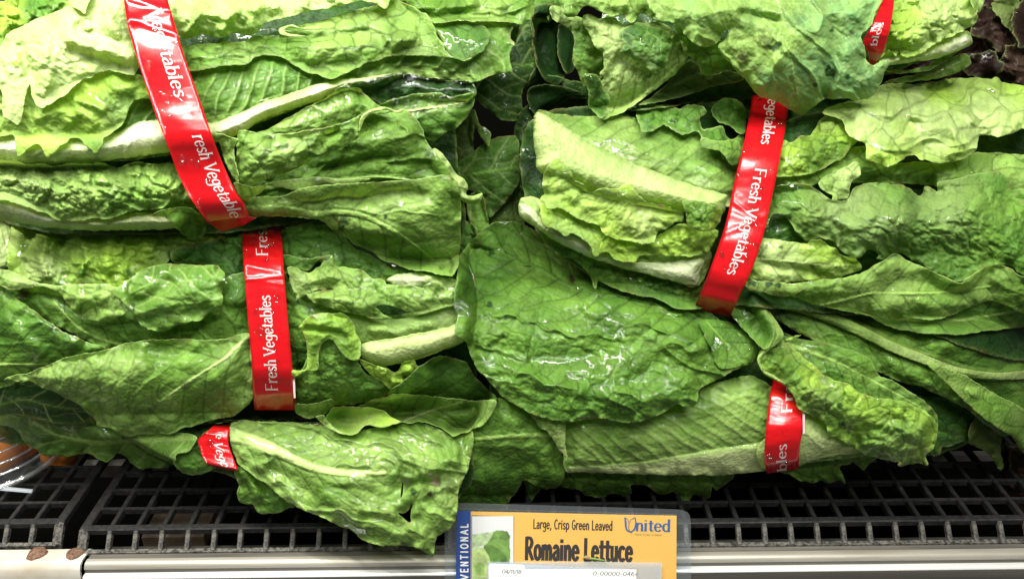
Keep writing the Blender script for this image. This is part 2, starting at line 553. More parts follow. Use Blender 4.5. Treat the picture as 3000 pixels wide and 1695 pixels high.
    o = bpy.data.objects.new(name, me)
    COL.objects.link(o)
    o.parent = parent or head.o
    if label: o["label"] = label
    LEAVES.append((head, vx, vy, hh, wet, dist))
    return o

# ------------------------------------------------------------------ plain materials
def simple(name, col, rough=0.5, metal=0.0, coat=0.0, noise=0.0, nscale=60.0, col2=None, bump=0.0, spec=0.5, stretch=None):
    m, nt, N, L = node_mat(name)
    out = N.new("ShaderNodeOutputMaterial"); p = N.new("ShaderNodeBsdfPrincipled")
    p.inputs["Base Color"].default_value = (*col, 1); p.inputs["Roughness"].default_value = rough
    p.inputs["Metallic"].default_value = metal; p.inputs["Coat Weight"].default_value = coat
    p.inputs["Coat Roughness"].default_value = 0.06; p.inputs["Specular IOR Level"].default_value = spec
    L.new(p.outputs[0], out.inputs[0])
    if noise or bump:
        tc = N.new("ShaderNodeTexCoord"); n = N.new("ShaderNodeTexNoise")
        n.inputs["Scale"].default_value = nscale; n.inputs["Detail"].default_value = 6; n.inputs["Roughness"].default_value = 0.65
        src = tc.outputs["Object"]
        if stretch:
            mp = N.new("ShaderNodeMapping"); mp.inputs["Scale"].default_value = stretch
            L.new(src, mp.inputs["Vector"]); src = mp.outputs["Vector"]
        L.new(src, n.inputs["Vector"])
        if noise:
            r = N.new("ShaderNodeValToRGB")
            r.color_ramp.elements[0].position = 0.5 - 0.25 / max(noise, .3); r.color_ramp.elements[1].position = 0.5 + 0.25 / max(noise, .3)
            r.color_ramp.elements[0].color = (*col, 1); r.color_ramp.elements[1].color = (*(col2 or col), 1)
            L.new(n.outputs["Fac"], r.inputs["Fac"]); L.new(r.outputs["Color"], p.inputs["Base Color"])
        if bump:
            b = N.new("ShaderNodeBump"); b.inputs["Strength"].default_value = bump; b.inputs["Distance"].default_value = 0.001
            L.new(n.outputs["Fac"], b.inputs["Height"]); L.new(b.outputs["Normal"], p.inputs["Normal"])
    return m


def clear_plastic(name, transp=0.72, diff=0.10, tint=(0.9, 0.95, 1.0), rough=0.06, refl=0.05):
    m, nt, N, L = node_mat(name)
    out = N.new("ShaderNodeOutputMaterial")
    t = N.new("ShaderNodeBsdfTransparent"); t.inputs[0].default_value = (*tint, 1)
    d = N.new("ShaderNodeBsdfDiffuse"); d.inputs[0].default_value = (0.75, 0.8, 0.85, 1)
    g = N.new("ShaderNodeBsdfGlossy"); g.inputs["Roughness"].default_value = rough
    a = N.new("ShaderNodeMixShader"); a.inputs[0].default_value = diff
    L.new(t.outputs[0], a.inputs[1]); L.new(d.outputs[0], a.inputs[2])
    b = N.new("ShaderNodeMixShader"); lw = N.new("ShaderNodeLayerWeight"); lw.inputs[0].default_value = 0.5
    pw = N.new("ShaderNodeMath"); pw.operation = 'POWER'; pw.inputs[1].default_value = 4.0; L.new(lw.outputs["Facing"], pw.inputs[0])
    fr = N.new("ShaderNodeMapRange"); fr.inputs["To Min"].default_value = refl; fr.inputs["To Max"].default_value = 0.6; L.new(pw.outputs[0], fr.inputs["Value"])
    L.new(fr.outputs[0], b.inputs[0]); L.new(a.outputs[0], b.inputs[1]); L.new(g.outputs[0], b.inputs[2])
    L.new(b.outputs[0], out.inputs[0])
    return m


MAT_RED = simple("red_film", (0.60, 0.006, 0.010), 0.22, coat=0.35, bump=0.25, nscale=55)
MAT_INK = simple("white_print", (0.80, 0.66, 0.64), 0.35)
MAT_PINK = simple("pink_backing", (0.75, 0.45, 0.50), 0.5)


def water_mat():
    m, nt, N, L = node_mat("water")
    out = N.new("ShaderNodeOutputMaterial"); t = N.new("ShaderNodeBsdfTransparent"); g = N.new("ShaderNodeBsdfGlossy")
    g.inputs["Roughness"].default_value = 0.02; t.inputs[0].default_value = (.95, .95, .95, 1)
    lw = N.new("ShaderNodeLayerWeight"); lw.inputs[0].default_value = 0.5
    pw = N.new("ShaderNodeMath"); pw.operation = 'POWER'; pw.inputs[1].default_value = 4.0; L.new(lw.outputs["Facing"], pw.inputs[0])
    fr = N.new("ShaderNodeMapRange"); fr.inputs["To Min"].default_value = .04; fr.inputs["To Max"].default_value = .45; L.new(pw.outputs[0], fr.inputs["Value"])
    mx = N.new("ShaderNodeMixShader"); L.new(fr.outputs[0], mx.inputs[0]); L.new(t.outputs[0], mx.inputs[1]); L.new(g.outputs[0], mx.inputs[2])
    L.new(mx.outputs[0], out.inputs[0])
    return m


MAT_WATER = water_mat()


# ------------------------------------------------------------------ stroke lettering
def arc(cx, cy, rx, ry, a0, a1, n=12):
    return [(cx + rx * math.cos(math.radians(a0 + (a1 - a0) * k / n)), cy + ry * math.sin(math.radians(a0 + (a1 - a0) * k / n))) for k in range(n + 1)]


def cur(*p):
    return [tuple(q) for q in smooth(p, False, 0.04)]


GL = {
    'F': (.66, [[(.1, 0), (.1, 1)], [(.1, 1), (.6, 1)], [(.1, .52), (.48, .52)]]),
    'r': (.44, [[(.1, 0), (.1, .66)], cur((.1, .40), (.2, .6), (.34, .67), (.42, .62))]),
    'e': (.58, [[(.09, .36), (.49, .36)], arc(.29, .33, .21, .33, 5, 325, 18)]),
    's': (.48, [cur((.39, .55), (.29, .65), (.16, .63), (.09, .52), (.15, .40), (.3, .31), (.39, .19), (.34, .05), (.21, .0), (.06, .09))]),
    'h': (.58, [[(.1, 0), (.1, 1.02)], cur((.1, .42), (.2, .6), (.33, .66), (.43, .55), (.45, .4)), [(.45, .42), (.45, 0)]]),
    'V': (.70, [[(.02, 1), (.34, 0)], [(.34, 0), (.66, 1)]]),
    'g': (.58, [arc(.27, .40, .19, .26, 0, 360, 18), cur((.47, .66), (.47, .3), (.47, -.1), (.40, -.26), (.24, -.30), (.08, -.22))]),
    't': (.42, [cur((.2, .9), (.2, .5), (.2, .14), (.26, .02), (.4, .05)), [(.04, .65), (.39, .65)]]),
    'a': (.54, [cur((.1, .54), (.2, .65), (.33, .63), (.41, .5), (.42, .3)), [(.42, .4), (.42, 0)], cur((.41, .40), (.22, .36), (.09, .25), (.09, .10), (.2, .0), (.34, .05), (.41, .16))]),
    'b': (.58, [[(.1, 0), (.1, 1.02)], arc(.30, .33, .20, .33, 0, 360, 18)]),
    'l': (.28, [[(.12, 0), (.12, 1.02)]]),
    'n': (.58, [[(.1, 0), (.1, .66)], cur((.1, .42), (.2, .6), (.33, .66), (.43, .55), (.45, .4)), [(.45, .42), (.45, 0)]]),
    'm': (.86, [[(.1, 0), (.1, .66)], cur((.1, .42), (.18, .6), (.28, .66), (.38, .55), (.41, .4)), [(.41, .42), (.41, 0)], cur((.41, .42), (.5, .6), (.6, .66), (.69, .55), (.72, .4)), [(.72, .42), (.72, 0)]]),
    'i': (.28, [[(.12, 0), (.12, .66)], [(.12, .84), (.13, .92)]]),
    'o': (.58, [arc(.29, .33, .21, .33, 0, 360, 18)]),
    'u': (.58, [cur((.1, .66), (.1, .25), (.16, .05), (.28, 0), (.40, .08), (.45, .25)), [(.45, .66), (.45, 0)]]),
    'c': (.52, [arc(.29, .33, .21, .33, 45, 315, 16)]),
    'd': (.58, [[(.47, 0), (.47, 1.02)], arc(.28, .33, .20, .33, 0, 360, 18)]),
    'p': (.58, [[(.1, -.3), (.1, .66)], arc(.30, .33, .20, .33, 0, 360, 18)]),
    'v': (.52, [[(.04, .66), (.26, 0)], [(.26, 0), (.48, .66)]]),
    'w': (.74, [[(.04, .66), (.2, 0)], [(.2, 0), (.36, .6)], [(.36, .6), (.52, 0)], [(.52, 0), (.68, .66)]]),
    'R': (.66, [[(.1, 0), (.1, 1)], cur((.1, 1), (.4, .98), (.52, .78), (.4, .56), (.12, .5)), [(.26, .52), (.58, 0)]]),
    'L': (.54, [[(.1, 1), (.1, 0)], [(.1, 0), (.5, .02)]]),
    'C': (.64, [arc(.36, .5, .27, .5, 50, 310, 16)]),
    'G': (.68, [arc(.36, .5, .27, .5, 50, 345, 18), [(.40, .45), (.62, .45)]]),
    'H': (.68, [[(.1, 0), (.1, 1)], [(.56, 0), (.56, 1)], [(.1, .5), (.56, .5)]]),
    'I': (.28, [[(.14, 0), (.14, 1)]]),
    'M': (.82, [[(.1, 0), (.1, 1)], [(.1, 1), (.4, .2)], [(.4, .2), (.7, 1)], [(.7, 1), (.7, 0)]]),
    'U': (.70, [cur((.1, 1), (.1, .3), (.2, .04), (.36, 0), (.52, .06), (.6, .3), (.6, 1))]),
    'E': (.58, [[(.1, 0), (.1, 1)], [(.1, 1), (.5, 1)], [(.1, .52), (.44, .52)], [(.1, 0), (.5, 0)]]),
    'N': (.68, [[(.1, 0), (.1, 1)], [(.1, 1), (.56, 0)], [(.56, 0), (.56, 1)]]),
    'T': (.60, [[(.3, 0), (.3, 1)], [(.04, 1), (.56, 1)]]),
    'O': (.74, [arc(.37, .5, .29, .5, 0, 360, 20)]),
    'A': (.68, [[(.04, 0), (.34, 1)], [(.34, 1), (.64, 0)], [(.15, .35), (.53, .35)]]),
    '0': (.62, [arc(.31, .5, .24, .5, 0, 360, 20)]),
    '1': (.34, [[(.2, 0), (.2, 1)], [(.2, 1), (.06, .82)]]),
    '4': (.60, [[(.42, 0), (.42, 1)], [(.42, 1), (.05, .3)], [(.05, .3), (.56, .3)]]),
    '6': (.60, [arc(.30, .31, .22, .31, 0, 360, 18), cur((.08, .33), (.12, .7), (.28, .95), (.48, 1))]),
    '8': (.60, [arc(.30, .26, .23, .26, 0, 360, 18), arc(.30, .76, .18, .24, 0, 360, 16)]),
    '/': (.44, [[(.04, -.05), (.4, 1.05)]]), '-': (.44, [[(.06, .42), (.38, .42)]]), ',': (.28, [[(.16, .08), (.08, -.16)]]), ' ': (.34, []),
}


def lettering(name, text, fmap, mat, parent, thick=.13, thin=.13, serif=False, slant=0.0, lift0=0.0, squeeze=1.0, spacing=0.0):
    """text in units of its cap height, mapped by fmap(x, y, lift) -> world"""
    co = []; faces = []; x = 0.0; nst = 0
    total = sum(GL[c][0] * squeeze + spacing for c in text)
    for c in text:
        adv, strokes = GL[c]
        st = [list(s) for s in strokes]
        if serif:
            for s in strokes:
                if len(s) == 2 and abs(s[0][0] - s[1][0]) < .36 and abs(s[0][1] - s[1][1]) > .3:
                    for e in s:
                        if e[1] < 0.02 or e[1] > 0.6:
                            if c == 'V' and e[1] < .1: continue
                            yy = e[1] + (.015 if e[1] < .3 else -.015)
                            st.append([(e[0] - .10, yy), (e[0] + .10, yy)])
        for s in st:
            p = np.array(s, float); p[:, 0] = p[:, 0] * squeeze + x + slant * p[:, 1]
            t = np.gradient(p, axis=0) if len(p) > 2 else np.repeat((p[1:] - p[:1]), 2, 0)
            t /= np.linalg.norm(t, axis=1)[:, None] + 1e-9
            w = (thin + (thick - thin) * np.abs(t[:, 1])**1.5) / 2
            if not serif:
                p[0] -= t[0] * thin * .3; p[-1] += t[-1] * thin * .3
            n = np.stack((-t[:, 1], t[:, 0]), 1)
            k0 = len(co)
            q = np.stack((p + n * w[:, None], p - n * w[:, None]), 1).reshape(-1, 2)
            for a in q: co.append((a[0] / total, a[1], lift0 + nst * 0.0012))
            for k in range(len(p) - 1):
                faces.append((k0 + 2 * k, k0 + 2 * k + 1, k0 + 2 * k + 3, k0 + 2 * k + 2))
            nst += 1
        x += adv * squeeze + spacing
    co = np.array(co)
    return add_mesh(name, fmap(co[:, 0], co[:, 1], co[:, 2]), faces, mat, parent, smooth_=False)


# ------------------------------------------------------------------ printed bands
def resample(pts, n):
    p = smooth(pts, False, 4)
    L = np.concatenate(([0], np.cumsum(np.hypot(*np.diff(p, axis=0).T))))
    t = np.linspace(0, L[-1], n)
    return np.stack((np.interp(t, L, p[:, 0]), np.interp(t, L, p[:, 1])), 1)


def band(label, left, right, texts, lift=2.5, curl0=0.0, curl1=0.0, creases=(), drops=(), bow=4.0, extra_h=0.0, folded=None):
    n, m = 120, 12
    Lp = resample(left, n); Rp = resample(right, n)
    u = np.linspace(0, 1, m + 1)
    X = Lp[:, None, 0] * (1 - u) + Rp[:, None, 0] * u
    Y = Lp[:, None, 1] * (1 - u) + Rp[:, None, 1] * u
    hs = hm_sample(X.ravel(), Y.ravel(), 1, 2).reshape(X.shape).max(1)
    v = np.linspace(0, 1, n)
    # taut: upper envelope, smoothed along
    env = hs.copy()
    for _ in range(3):
        env = np.maximum(env, np.convolve(np.pad(env, 12, mode='edge'), np.ones(25) / 25, 'valid'))
    k = np.exp(-np.linspace(-2, 2, 31)**2); k /= k.sum()
    env = np.convolve(np.pad(env, 15, mode='edge'), k, 'valid') + lift + extra_h
    env = np.maximum(env, hs + 0.8)
    env = np.convolve(np.pad(env, 4, mode='edge'), np.ones(9) / 9, 'valid')
    env += bow * np.sin(np.pi * v)
    env -= curl0 * np.clip((0.10 - v) / 0.10, 0, 1)**2 + curl1 * np.clip((v - 0.92) / 0.08, 0, 1)**2
    Hh = np.repeat(env[:, None], m + 1, 1) + 0.8 * np.sin(np.pi * u)[None]
    rs_ = int(abs(left[0][0]))
    Hh += 0.55 * fbm(v[:, None] * 11 + 0 * u[None] + rs_, u[None] * 1.6 + v[:, None] * 3, rs_, 3)
    for (v0, sl, amp, wd) in creases:
        Hh += amp * np.exp(-((v[:, None] - v0 - sl * (u[None] - .5)) / wd)**2)
    hm_add(X.ravel(), Y.ravel(), Hh.ravel())
    mid = place(X[n // 2, m // 2:m // 2 + 1], Y[n // 2, m // 2:m // 2 + 1], Hh[n // 2, m // 2:m // 2 + 1])[0]
    root = empty("printed_band", mid, label, "band", "red printed bands tied round the lettuces")
    co = place(X.ravel(), Y.ravel(), Hh.ravel()); back = place(X.ravel(), Y.ravel(), Hh.ravel() - 0.35)
    f = []
    W1 = m + 1
    for i in range(n - 1):
        for j in range(m):
            a = i * W1 + j
            f.append((a, a + W1, a + W1 + 1, a + 1))
    N0 = len(co)
    for i in range(n - 1):
        for j in (0, m):
            a = i * W1 + j
            f.append((a, a + W1, a + W1 + N0, a + N0))
    o = add_mesh("strip", np.concatenate((co, back)) - mid, f, MAT_RED, root)

    def surf(vv, uu, lift_mm):
        fi = np.clip(vv, 0, 1) * (n - 1); i0 = np.clip(fi.astype(int), 0, n - 2); fi = fi - i0
        fj = np.clip(uu, 0, 1) * m; j0 = np.clip(fj.astype(int), 0, m - 1); fj = fj - j0
        def g(T): return (T[i0, j0] * (1 - fj) + T[i0, j0 + 1] * fj) * (1 - fi) + (T[i0 + 1, j0] * (1 - fj) + T[i0 + 1, j0 + 1] * fj) * fi
        return place(g(X), g(Y), g(Hh) + lift_mm) - mid
    for (txt, v0, v1, ub, uh, th, tn) in texts:
        # ub: across position of the baseline, uh: cap height across (signed: towards the right edge is +)
        lettering("lettering", txt, lambda x, y, z, v0=v0, v1=v1, ub=ub, uh=uh: surf(v0 + x * (v1 - v0), ub + y * uh, 0.22 + z), MAT_INK, root, th, tn, serif=True)
    rng = random.Random(int(left[0][0]))
    small = []
    for k in range(drops if isinstance(drops, int) else 0):
        vv = rng.uniform(.06, .94); uu = rng.uniform(.06, .94); r = rng.choice((3, 4, 4, 5, 6, 7, 9, 12, 15))
        small.append((vv, uu, r))
    cs = []; fs = []
    for (vv, uu, r) in small:
        c = surf(np.array([vv]), np.array([uu]), 0.05)[0]
        rr = r * 0.21e-3
        nrm = -FWD
        e1 = RIGHT; e2 = UP
        k0 = len(cs)
        ns = 12
        el = 1 + rng.random() * .25
        for lv in range(4):
            ph = lv / 4 * math.pi / 2
            for q in range(ns):
                t = 2 * math.pi * q / ns
                wob = 1 + .08 * math.sin(2 * t + vv * 40)
                cs.append(c + wob * rr * math.cos(ph) * (e1 * math.cos(t) + e2 * el * math.sin(t)) + nrm * rr * .55 * math.sin(ph))
        cs.append(c + nrm * rr * .55)
        for lv in range(3):
            for q in range(ns):
                fs.append((k0 + lv * ns + q, k0 + lv * ns + (q + 1) % ns, k0 + (lv + 1) * ns + (q + 1) % ns, k0 + (lv + 1) * ns + q))
        for q in range(ns): fs.append((k0 + 3 * ns + q, k0 + 3 * ns + (q + 1) % ns, k0 + 4 * ns))
        fs.append(tuple(k0 + q for q in range(ns))[::-1])
    if cs:
        w = add_mesh("water_drops", cs, fs, MAT_WATER, root); w["kind"] = "stuff"
    return root, surf

# ================================================================== the heads of lettuce, lowest and rearmost first
G_R = "romaine lettuce heads stacked on the shelf"
rear = Head("romaine_lettuce", "dark green romaine head wedged deep in the shadowy gap between the two piles", "lettuce",
            [(1400, 200), (1480, 700)], 220, 20, -12, G_R)
redl = Head("red_leaf_lettuce", "dark red leaf lettuce with crinkled brown leaves behind the top right head", "lettuce",
            [(2750, 60), (3050, 160)], 200, 25, -20, "red leaf lettuces at the right edge")
redl2 = Head("red_leaf_lettuce", "dark red leaf lettuce at the lower right corner behind the hanging leaves", "lettuce",
             [(2900, 1300), (3100, 1300)], 160, 20, -25, "red leaf lettuces at the right edge")

# ---- red leaf lettuces (dark, crinkled)
kw = dict(bul=(1.0, 34), ruf=9, vein='', rim=0.25, wet=0.15, gap=2, edge=(14, 6), res=4.0, crease=2.5)
leaf(redl, [(2640, -60), (3080, -60), (3080, 330), (2850, 320), (2700, 260), (2560, 240), (2600, 120)], 'red', 'red', h=-8, **kw)
leaf(redl, D((1560, 60), (1700, 30), (1850, 120), (1880, 260), (1800, 380), (1680, 330), (1580, 250)), 'red', 'redbr', h=4, **kw)
leaf(redl, D((1720, 0), (1900, -30), (1900, 120), (1860, 250), (1790, 180), (1740, 90)), 'redbr', 'olive', h=8, pale=[(2930, 50, 30, .25)], **kw)
leaf(redl, D((1760, 420), (1900, 300), (2020, 360), (2020, 640), (1860, 600), (1740, 520)), 'red', 'redbr', h=5, **kw)
leaf(redl, D((1600, 380), (1720, 360), (1780, 470), (1700, 560), (1560, 540), (1500, 480)), 'red', 'red', h=0, **kw)
leaf(redl, D((1880, 60), (1990, 20), (2010, 300), (1900, 330), (1850, 200)), 'red', 'redbr', h=9, **kw)
leaf(redl2, M((1780, 500), (1900, 520), (2050, 480), (2050, 1040), (1930, 1050), (1850, 900), (1760, 800)), 'red', 'redbr', h=0, **kw)
leaf(redl2, M((1840, 560), (2000, 560), (2030, 760), (1900, 780)), 'redbr', 'red', h=8, **kw)

# ---- dark leaves in the gap between the piles
kw = dict(bul=(1.1, 36), wet=0.9, gap=2.5, ruf=3, res=4.0, vein='l', net=.5)
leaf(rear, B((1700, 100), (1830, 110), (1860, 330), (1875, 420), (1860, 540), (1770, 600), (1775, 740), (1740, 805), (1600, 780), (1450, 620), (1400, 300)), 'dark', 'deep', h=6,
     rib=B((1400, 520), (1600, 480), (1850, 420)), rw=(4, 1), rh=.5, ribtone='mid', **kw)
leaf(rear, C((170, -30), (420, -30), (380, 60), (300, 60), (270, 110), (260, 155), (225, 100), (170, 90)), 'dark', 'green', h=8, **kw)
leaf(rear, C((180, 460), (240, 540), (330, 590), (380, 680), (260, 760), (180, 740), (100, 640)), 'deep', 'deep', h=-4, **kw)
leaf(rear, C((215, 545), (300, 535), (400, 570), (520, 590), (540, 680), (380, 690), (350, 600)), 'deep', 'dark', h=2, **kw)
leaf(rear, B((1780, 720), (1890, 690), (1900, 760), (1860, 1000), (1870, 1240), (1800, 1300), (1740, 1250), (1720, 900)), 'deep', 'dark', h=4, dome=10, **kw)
leaf(rear, B((1500, 1250), (1760, 1230), (1790, 1520), (1740, 1700), (1560, 1640)), 'dark', 'olive', h=2, **kw)
leaf(rear, B((1170, 945), (1270, 860), (1420, 740), (1455, 800), (1450, 900), (1440, 1080), (1370, 1135), (1270, 1120), (1180, 1030)), 'dark', 'olive', h=10, **kw)
leaf(rear, B((1300, 1130), (1440, 1010), (1550, 930), (1720, 905), (1750, 1000), (1757, 1200), (1690, 1310), (1600, 1410), (1545, 1450), (1510, 1320), (1400, 1260)), 'dark', 'green', h=16,
     rib=B((1320, 1190), (1500, 1150), (1740, 1110)), rw=(4, 2), rh=.4, ribtone='mid', dome=9, **kw)
leaf(rear, B((1400, 1340), (1500, 1280), (1545, 1450), (1560, 1530), (1620, 1650), (1600, 1700), (1460, 1600)), 'dark', 'mid', h=14, **kw)
leaf(rear, B((1430, 745), (1460, 730), (1475, 790), (1490, 830), (1530, 850), (1560, 890), (1555, 960), (1545, 975), (1490, 900), (1460, 850), (1440, 800)), 'green', 'mid', h=18, rim=.7, **kw)
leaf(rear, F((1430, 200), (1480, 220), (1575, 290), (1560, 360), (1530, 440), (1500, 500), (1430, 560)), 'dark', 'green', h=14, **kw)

kw2 = dict(kw, vein='', wet=.5)
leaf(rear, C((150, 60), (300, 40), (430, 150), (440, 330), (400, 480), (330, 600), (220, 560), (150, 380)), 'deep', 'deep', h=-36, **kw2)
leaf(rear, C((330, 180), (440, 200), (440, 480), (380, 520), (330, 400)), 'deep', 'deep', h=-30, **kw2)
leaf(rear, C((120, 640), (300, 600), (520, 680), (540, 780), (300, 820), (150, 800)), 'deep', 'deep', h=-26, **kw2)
# ================================================================== lower right head
R2 = Head("romaine_lettuce", "lower right romaine head lying on the grille with its large wet leaf spread left", "lettuce",
          [(1350, 1130), (2700, 1130)], 330, 45, 20, G_R)
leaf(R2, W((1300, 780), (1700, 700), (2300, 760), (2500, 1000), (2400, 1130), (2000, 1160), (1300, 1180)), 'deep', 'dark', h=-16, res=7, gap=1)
# frills hanging under it
leaf(R2, K((860, 690), (1940, 690), (2060, 720), (1940, 830), (1900, 790), (1890, 870), (1850, 880), (1780, 850), (1750, 890), (1742, 960), (1660, 950), (1635, 840), (1570, 852), (1500, 840),
           (1450, 790), (1330, 790), (1335, 840), (1300, 870), (1220, 852), (1100, 872), (1000, 860), (965, 828), (900, 820), (830, 790)), 'green', 'mid', h=-6, ruf=4, vein='d', wet=.5, dome=4)
leaf(R2, M((-60, 640), (250, 650), (340, 620), (640, 590), (720, 600), (700, 640), (640, 660), (672, 775), (630, 755), (570, 775), (500, 750), (435, 780), (320, 740), (200, 690)), 'mid', 'green', h=-8, ruf=5, edge=(5, 2))
leaf(R2, M((640, 560), (850, 520), (900, 590), (860, 620), (830, 650), (800, 682), (720, 620)), 'mid', 'green', h=-6)
leaf(R2, K((570, 750), (640, 790), (690, 815), (660, 850), (612, 908), (590, 840)), 'green', 'dark', h=-4)
# leaf left of it, dark with a rib
leaf(R2, K((380, 170), (600, 240), (650, 310), (740, 420), (820, 520), (850, 600), (855, 720), (820, 795), (740, 817), (650, 790), (580, 752), (530, 820), (470, 900), (445, 960), (100, 1000),
           (60, 800), (130, 600), (180, 400), (300, 260)), 'green', 'mid', h=6, dome=8, rib=K((880, 430), (690, 432), (450, 445), (210, 462)), rw=(7, 5), rh=1.5, ribtone='light', va=1.3, vs=80, vamp=.5,
     bul=(.6, 40), wet=1.0, vein='d', folds=[(K((230, 560), (420, 620), (700, 640)), -3, 30)])
# the leaf with the pale rib (band goes round it)
lf = leaf(R2, K((860, 330), (1100, 290), (1300, 300), (1490, 250), (1700, 160), (1940, 60), (2200, 20)) + M((300, 200), (520, 330), (740, 480), (850, 540), (800, 580), (350, 640), (80, 690)) +
          K((1940, 715), (1400, 712), (1150, 700), (960, 700), (865, 690), (850, 560)), 'mid', 'light', h=8, dome=10, dw=60, rib=K((2300, 610), (1900, 640), (1400, 690), (900, 690)), rw=(46, 12), rh=5,
          halo=.8, ribtone='rib', vs=60, va=1.05, vamp=1.2, pleat=2.6, bul=(.35, 46), net=.25, vein='l', wet=1.0)
leaf(R2, M((370, 265), (470, 300), (740, 490), (820, 545), (760, 560), (500, 600), (330, 655), (90, 680), (60, 500)), 'rib', 'pale', h=9, dome=14, dw=60, bul=(.12, 60), net=0, vein='', rim=.1, wet=.3, und=1,
     name='midrib', parent=lf, ruf=.5, gap=1.5)
BAND_R4 = True
# small pale pointed leaf
R2_point = lambda: leaf(R2, K((600, 260), (700, 310), (850, 335), (862, 480), (887, 605), (835, 560), (790, 490), (740, 412), (680, 372), (630, 310)), 'pale', 'light', h=14, bul=(.4, 40), spots=[(1640, 1318, 8, 'tan')], wet=.2)
T_ = 'Fresh Vegetables'
bR4, _ = band("short red band of the lower right head, half hidden by a curled leaf", W((1928, 1190), (1922, 1140), (1928, 1060), (1938, 980), (1950, 930)), W((2008, 1178), (2012, 1120), (2022, 1060), (2022, 980), (2022, 930)),
     [("bles", .00, .27, .62, -.285, .135, .06), ("Fres", .58, .95, .66, -.285, .135, .06)], curl0=12, drops=10)
add_mesh("backing_edge", np.concatenate((place([2233, 2236, 2236, 2232], [1170, 1170, 1265, 1265], [0, 0, 0, 0]),)) * 0 + (place(np.array(W((2018, 1030), (2024, 1030), (2024, 1088), (2019, 1090)))[:, 0], np.array(W((2018, 1030), (2024, 1030), (2024, 1088), (2019, 1090)))[:, 1],
         np.full(4, hm_sample(np.array([2350.]), np.array([1235.]), 2, 1)[0] + .6)) - np.array(bR4.location)), [(0, 1, 2, 3)], MAT_PINK, bR4)

# ================================================================== bottom left head
Z1 = ctx(0, 600, 500 / 1819.0); Z2 = ctx(800, 880, 500 / 1819.0); Z3 = ctx(0, 1200, 400 / 1940.0); Z4 = ctx(1300, 1470, 750 / 2576.0)
L3 = Head("romaine_lettuce", "bottom left romaine head whose torn leaf hangs over the front rail", "lettuce",
          [(200, 1330), (1400, 1420)], 300, 35, 34, G_R)
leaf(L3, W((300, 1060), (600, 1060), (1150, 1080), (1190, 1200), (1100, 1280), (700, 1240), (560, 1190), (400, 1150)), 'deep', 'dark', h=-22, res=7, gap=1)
leaf(L3, I((1235, 640), (1250, 570), (1390, 520), (1440, 420), (1560, 400), (1600, 620), (1530, 665), (1430, 712), (1350, 717), (1290, 690)), 'green', 'mid', h=-8, dome=6)
leaf(L3, J((85, 650), (180, 680), (270, 750), (380, 840), (515, 930), (470, 950), (420, 975), (330, 992), (260, 982), (215, 925), (150, 912), (112, 872), (120, 790), (95, 730)), 'mid', 'green', h=-6, dome=6, bul=(.7, 44), wet=.3,
     folds=[(J((130, 660), (230, 800), (260, 900)), 4, 14)])
leaf(L3, J((55, 420), (70, 340), (300, 335), (700, 360), (900, 415), (1280, 340), (1420, 340), (1640, 430), (1750, 410), (1775, 412), (1787, 470), (1780, 560), (1762, 650), (1740, 710), (1702, 770), (1680, 900), (1655, 1040), (1612, 1100), (1522, 1162),
           (1512, 1250), (1508, 1282), (1490, 1297), (1400, 1242), (1300, 1222), (1150, 1222), (1080, 1205), (1000, 1180), (930, 1112), (830, 1080), (740, 1032), (600, 972), (490, 922), (380, 842), (270, 752), (180, 692), (118, 645), (85, 560)),
     'mid', 'light', h=6, dome=12, dw=120, tilt=(10, 60), rib=J((50, 425), (250, 482), (430, 562), (600, 642), (800, 692), (1000, 705), (1150, 690)), rw=(21, 7), rh=2.6, ribtone='pale', halo=1.3, vs=56, va=1.15, vamp=1.1, pleat=.5, crease=2.5,
     bul=(.55, 44), wet=1.0, vein='d', net=.9, pale=[(1230, 1420, 90, .25)], spots=[(1275, 1405, 22, 'tan'), (1190, 1410, 13, 'tan'), (1320, 1428, 25, 'olive'), (1250, 1432, 20, 'olive'), (1210, 1440, 14, 'deep'), (1260, 1448, 9, 'redbr')],
     holes=[J((1283, 770), (1290, 775), (1284, 850), (1270, 880), (1274, 820)), J((1250, 985), (1290, 990), (1325, 965), (1345, 920), (1352, 925), (1340, 1000), (1342, 1050), (1320, 1045), (1290, 1020))],
     folds=[(J((1280, 800), (1400, 770), (1560, 770)), -5, 14), (J((1400, 720), (1600, 620), (1700, 600)), 4, 26), (J((620, 800), (900, 960), (1200, 1060), (1400, 1120)), 4, 40), (J((960, 1010), (1150, 1040), (1330, 1100)), -5, 16),
            (J((300, 640), (500, 760), (700, 900)), -3, 24)],
     label="large torn leaf with a dark split hanging over the rail")

bL3, _ = band("small red band stub of the bottom left head just above the grille", I((1560, 320), (1480, 400), (1408, 462), (1420, 520), (1440, 590), (1480, 650)), I((1660, 320), (1640, 365), (1622, 480), (1660, 600), (1692, 680), (1700, 700)),
     [("e Vege", .30, .95, .50, .285, .13, .06)], curl0=10, curl1=6, drops=3, lift=1.5, bow=2)
# ================================================================== middle left head
L2 = Head("romaine_lettuce", "middle left romaine head with upright red band and big pale leaf at left", "lettuce",
          [(0, 930), (1450, 900)], 300, 46, 26, G_R, W((655, 540), (665, 700), (690, 1035)))
leaf(L2, W((-40, 560), (600, 560), (1150, 640), (1200, 900), (1150, 1040), (600, 1060), (300, 1080), (-40, 1080)), 'deep', 'dark', h=-12, res=7, gap=1)
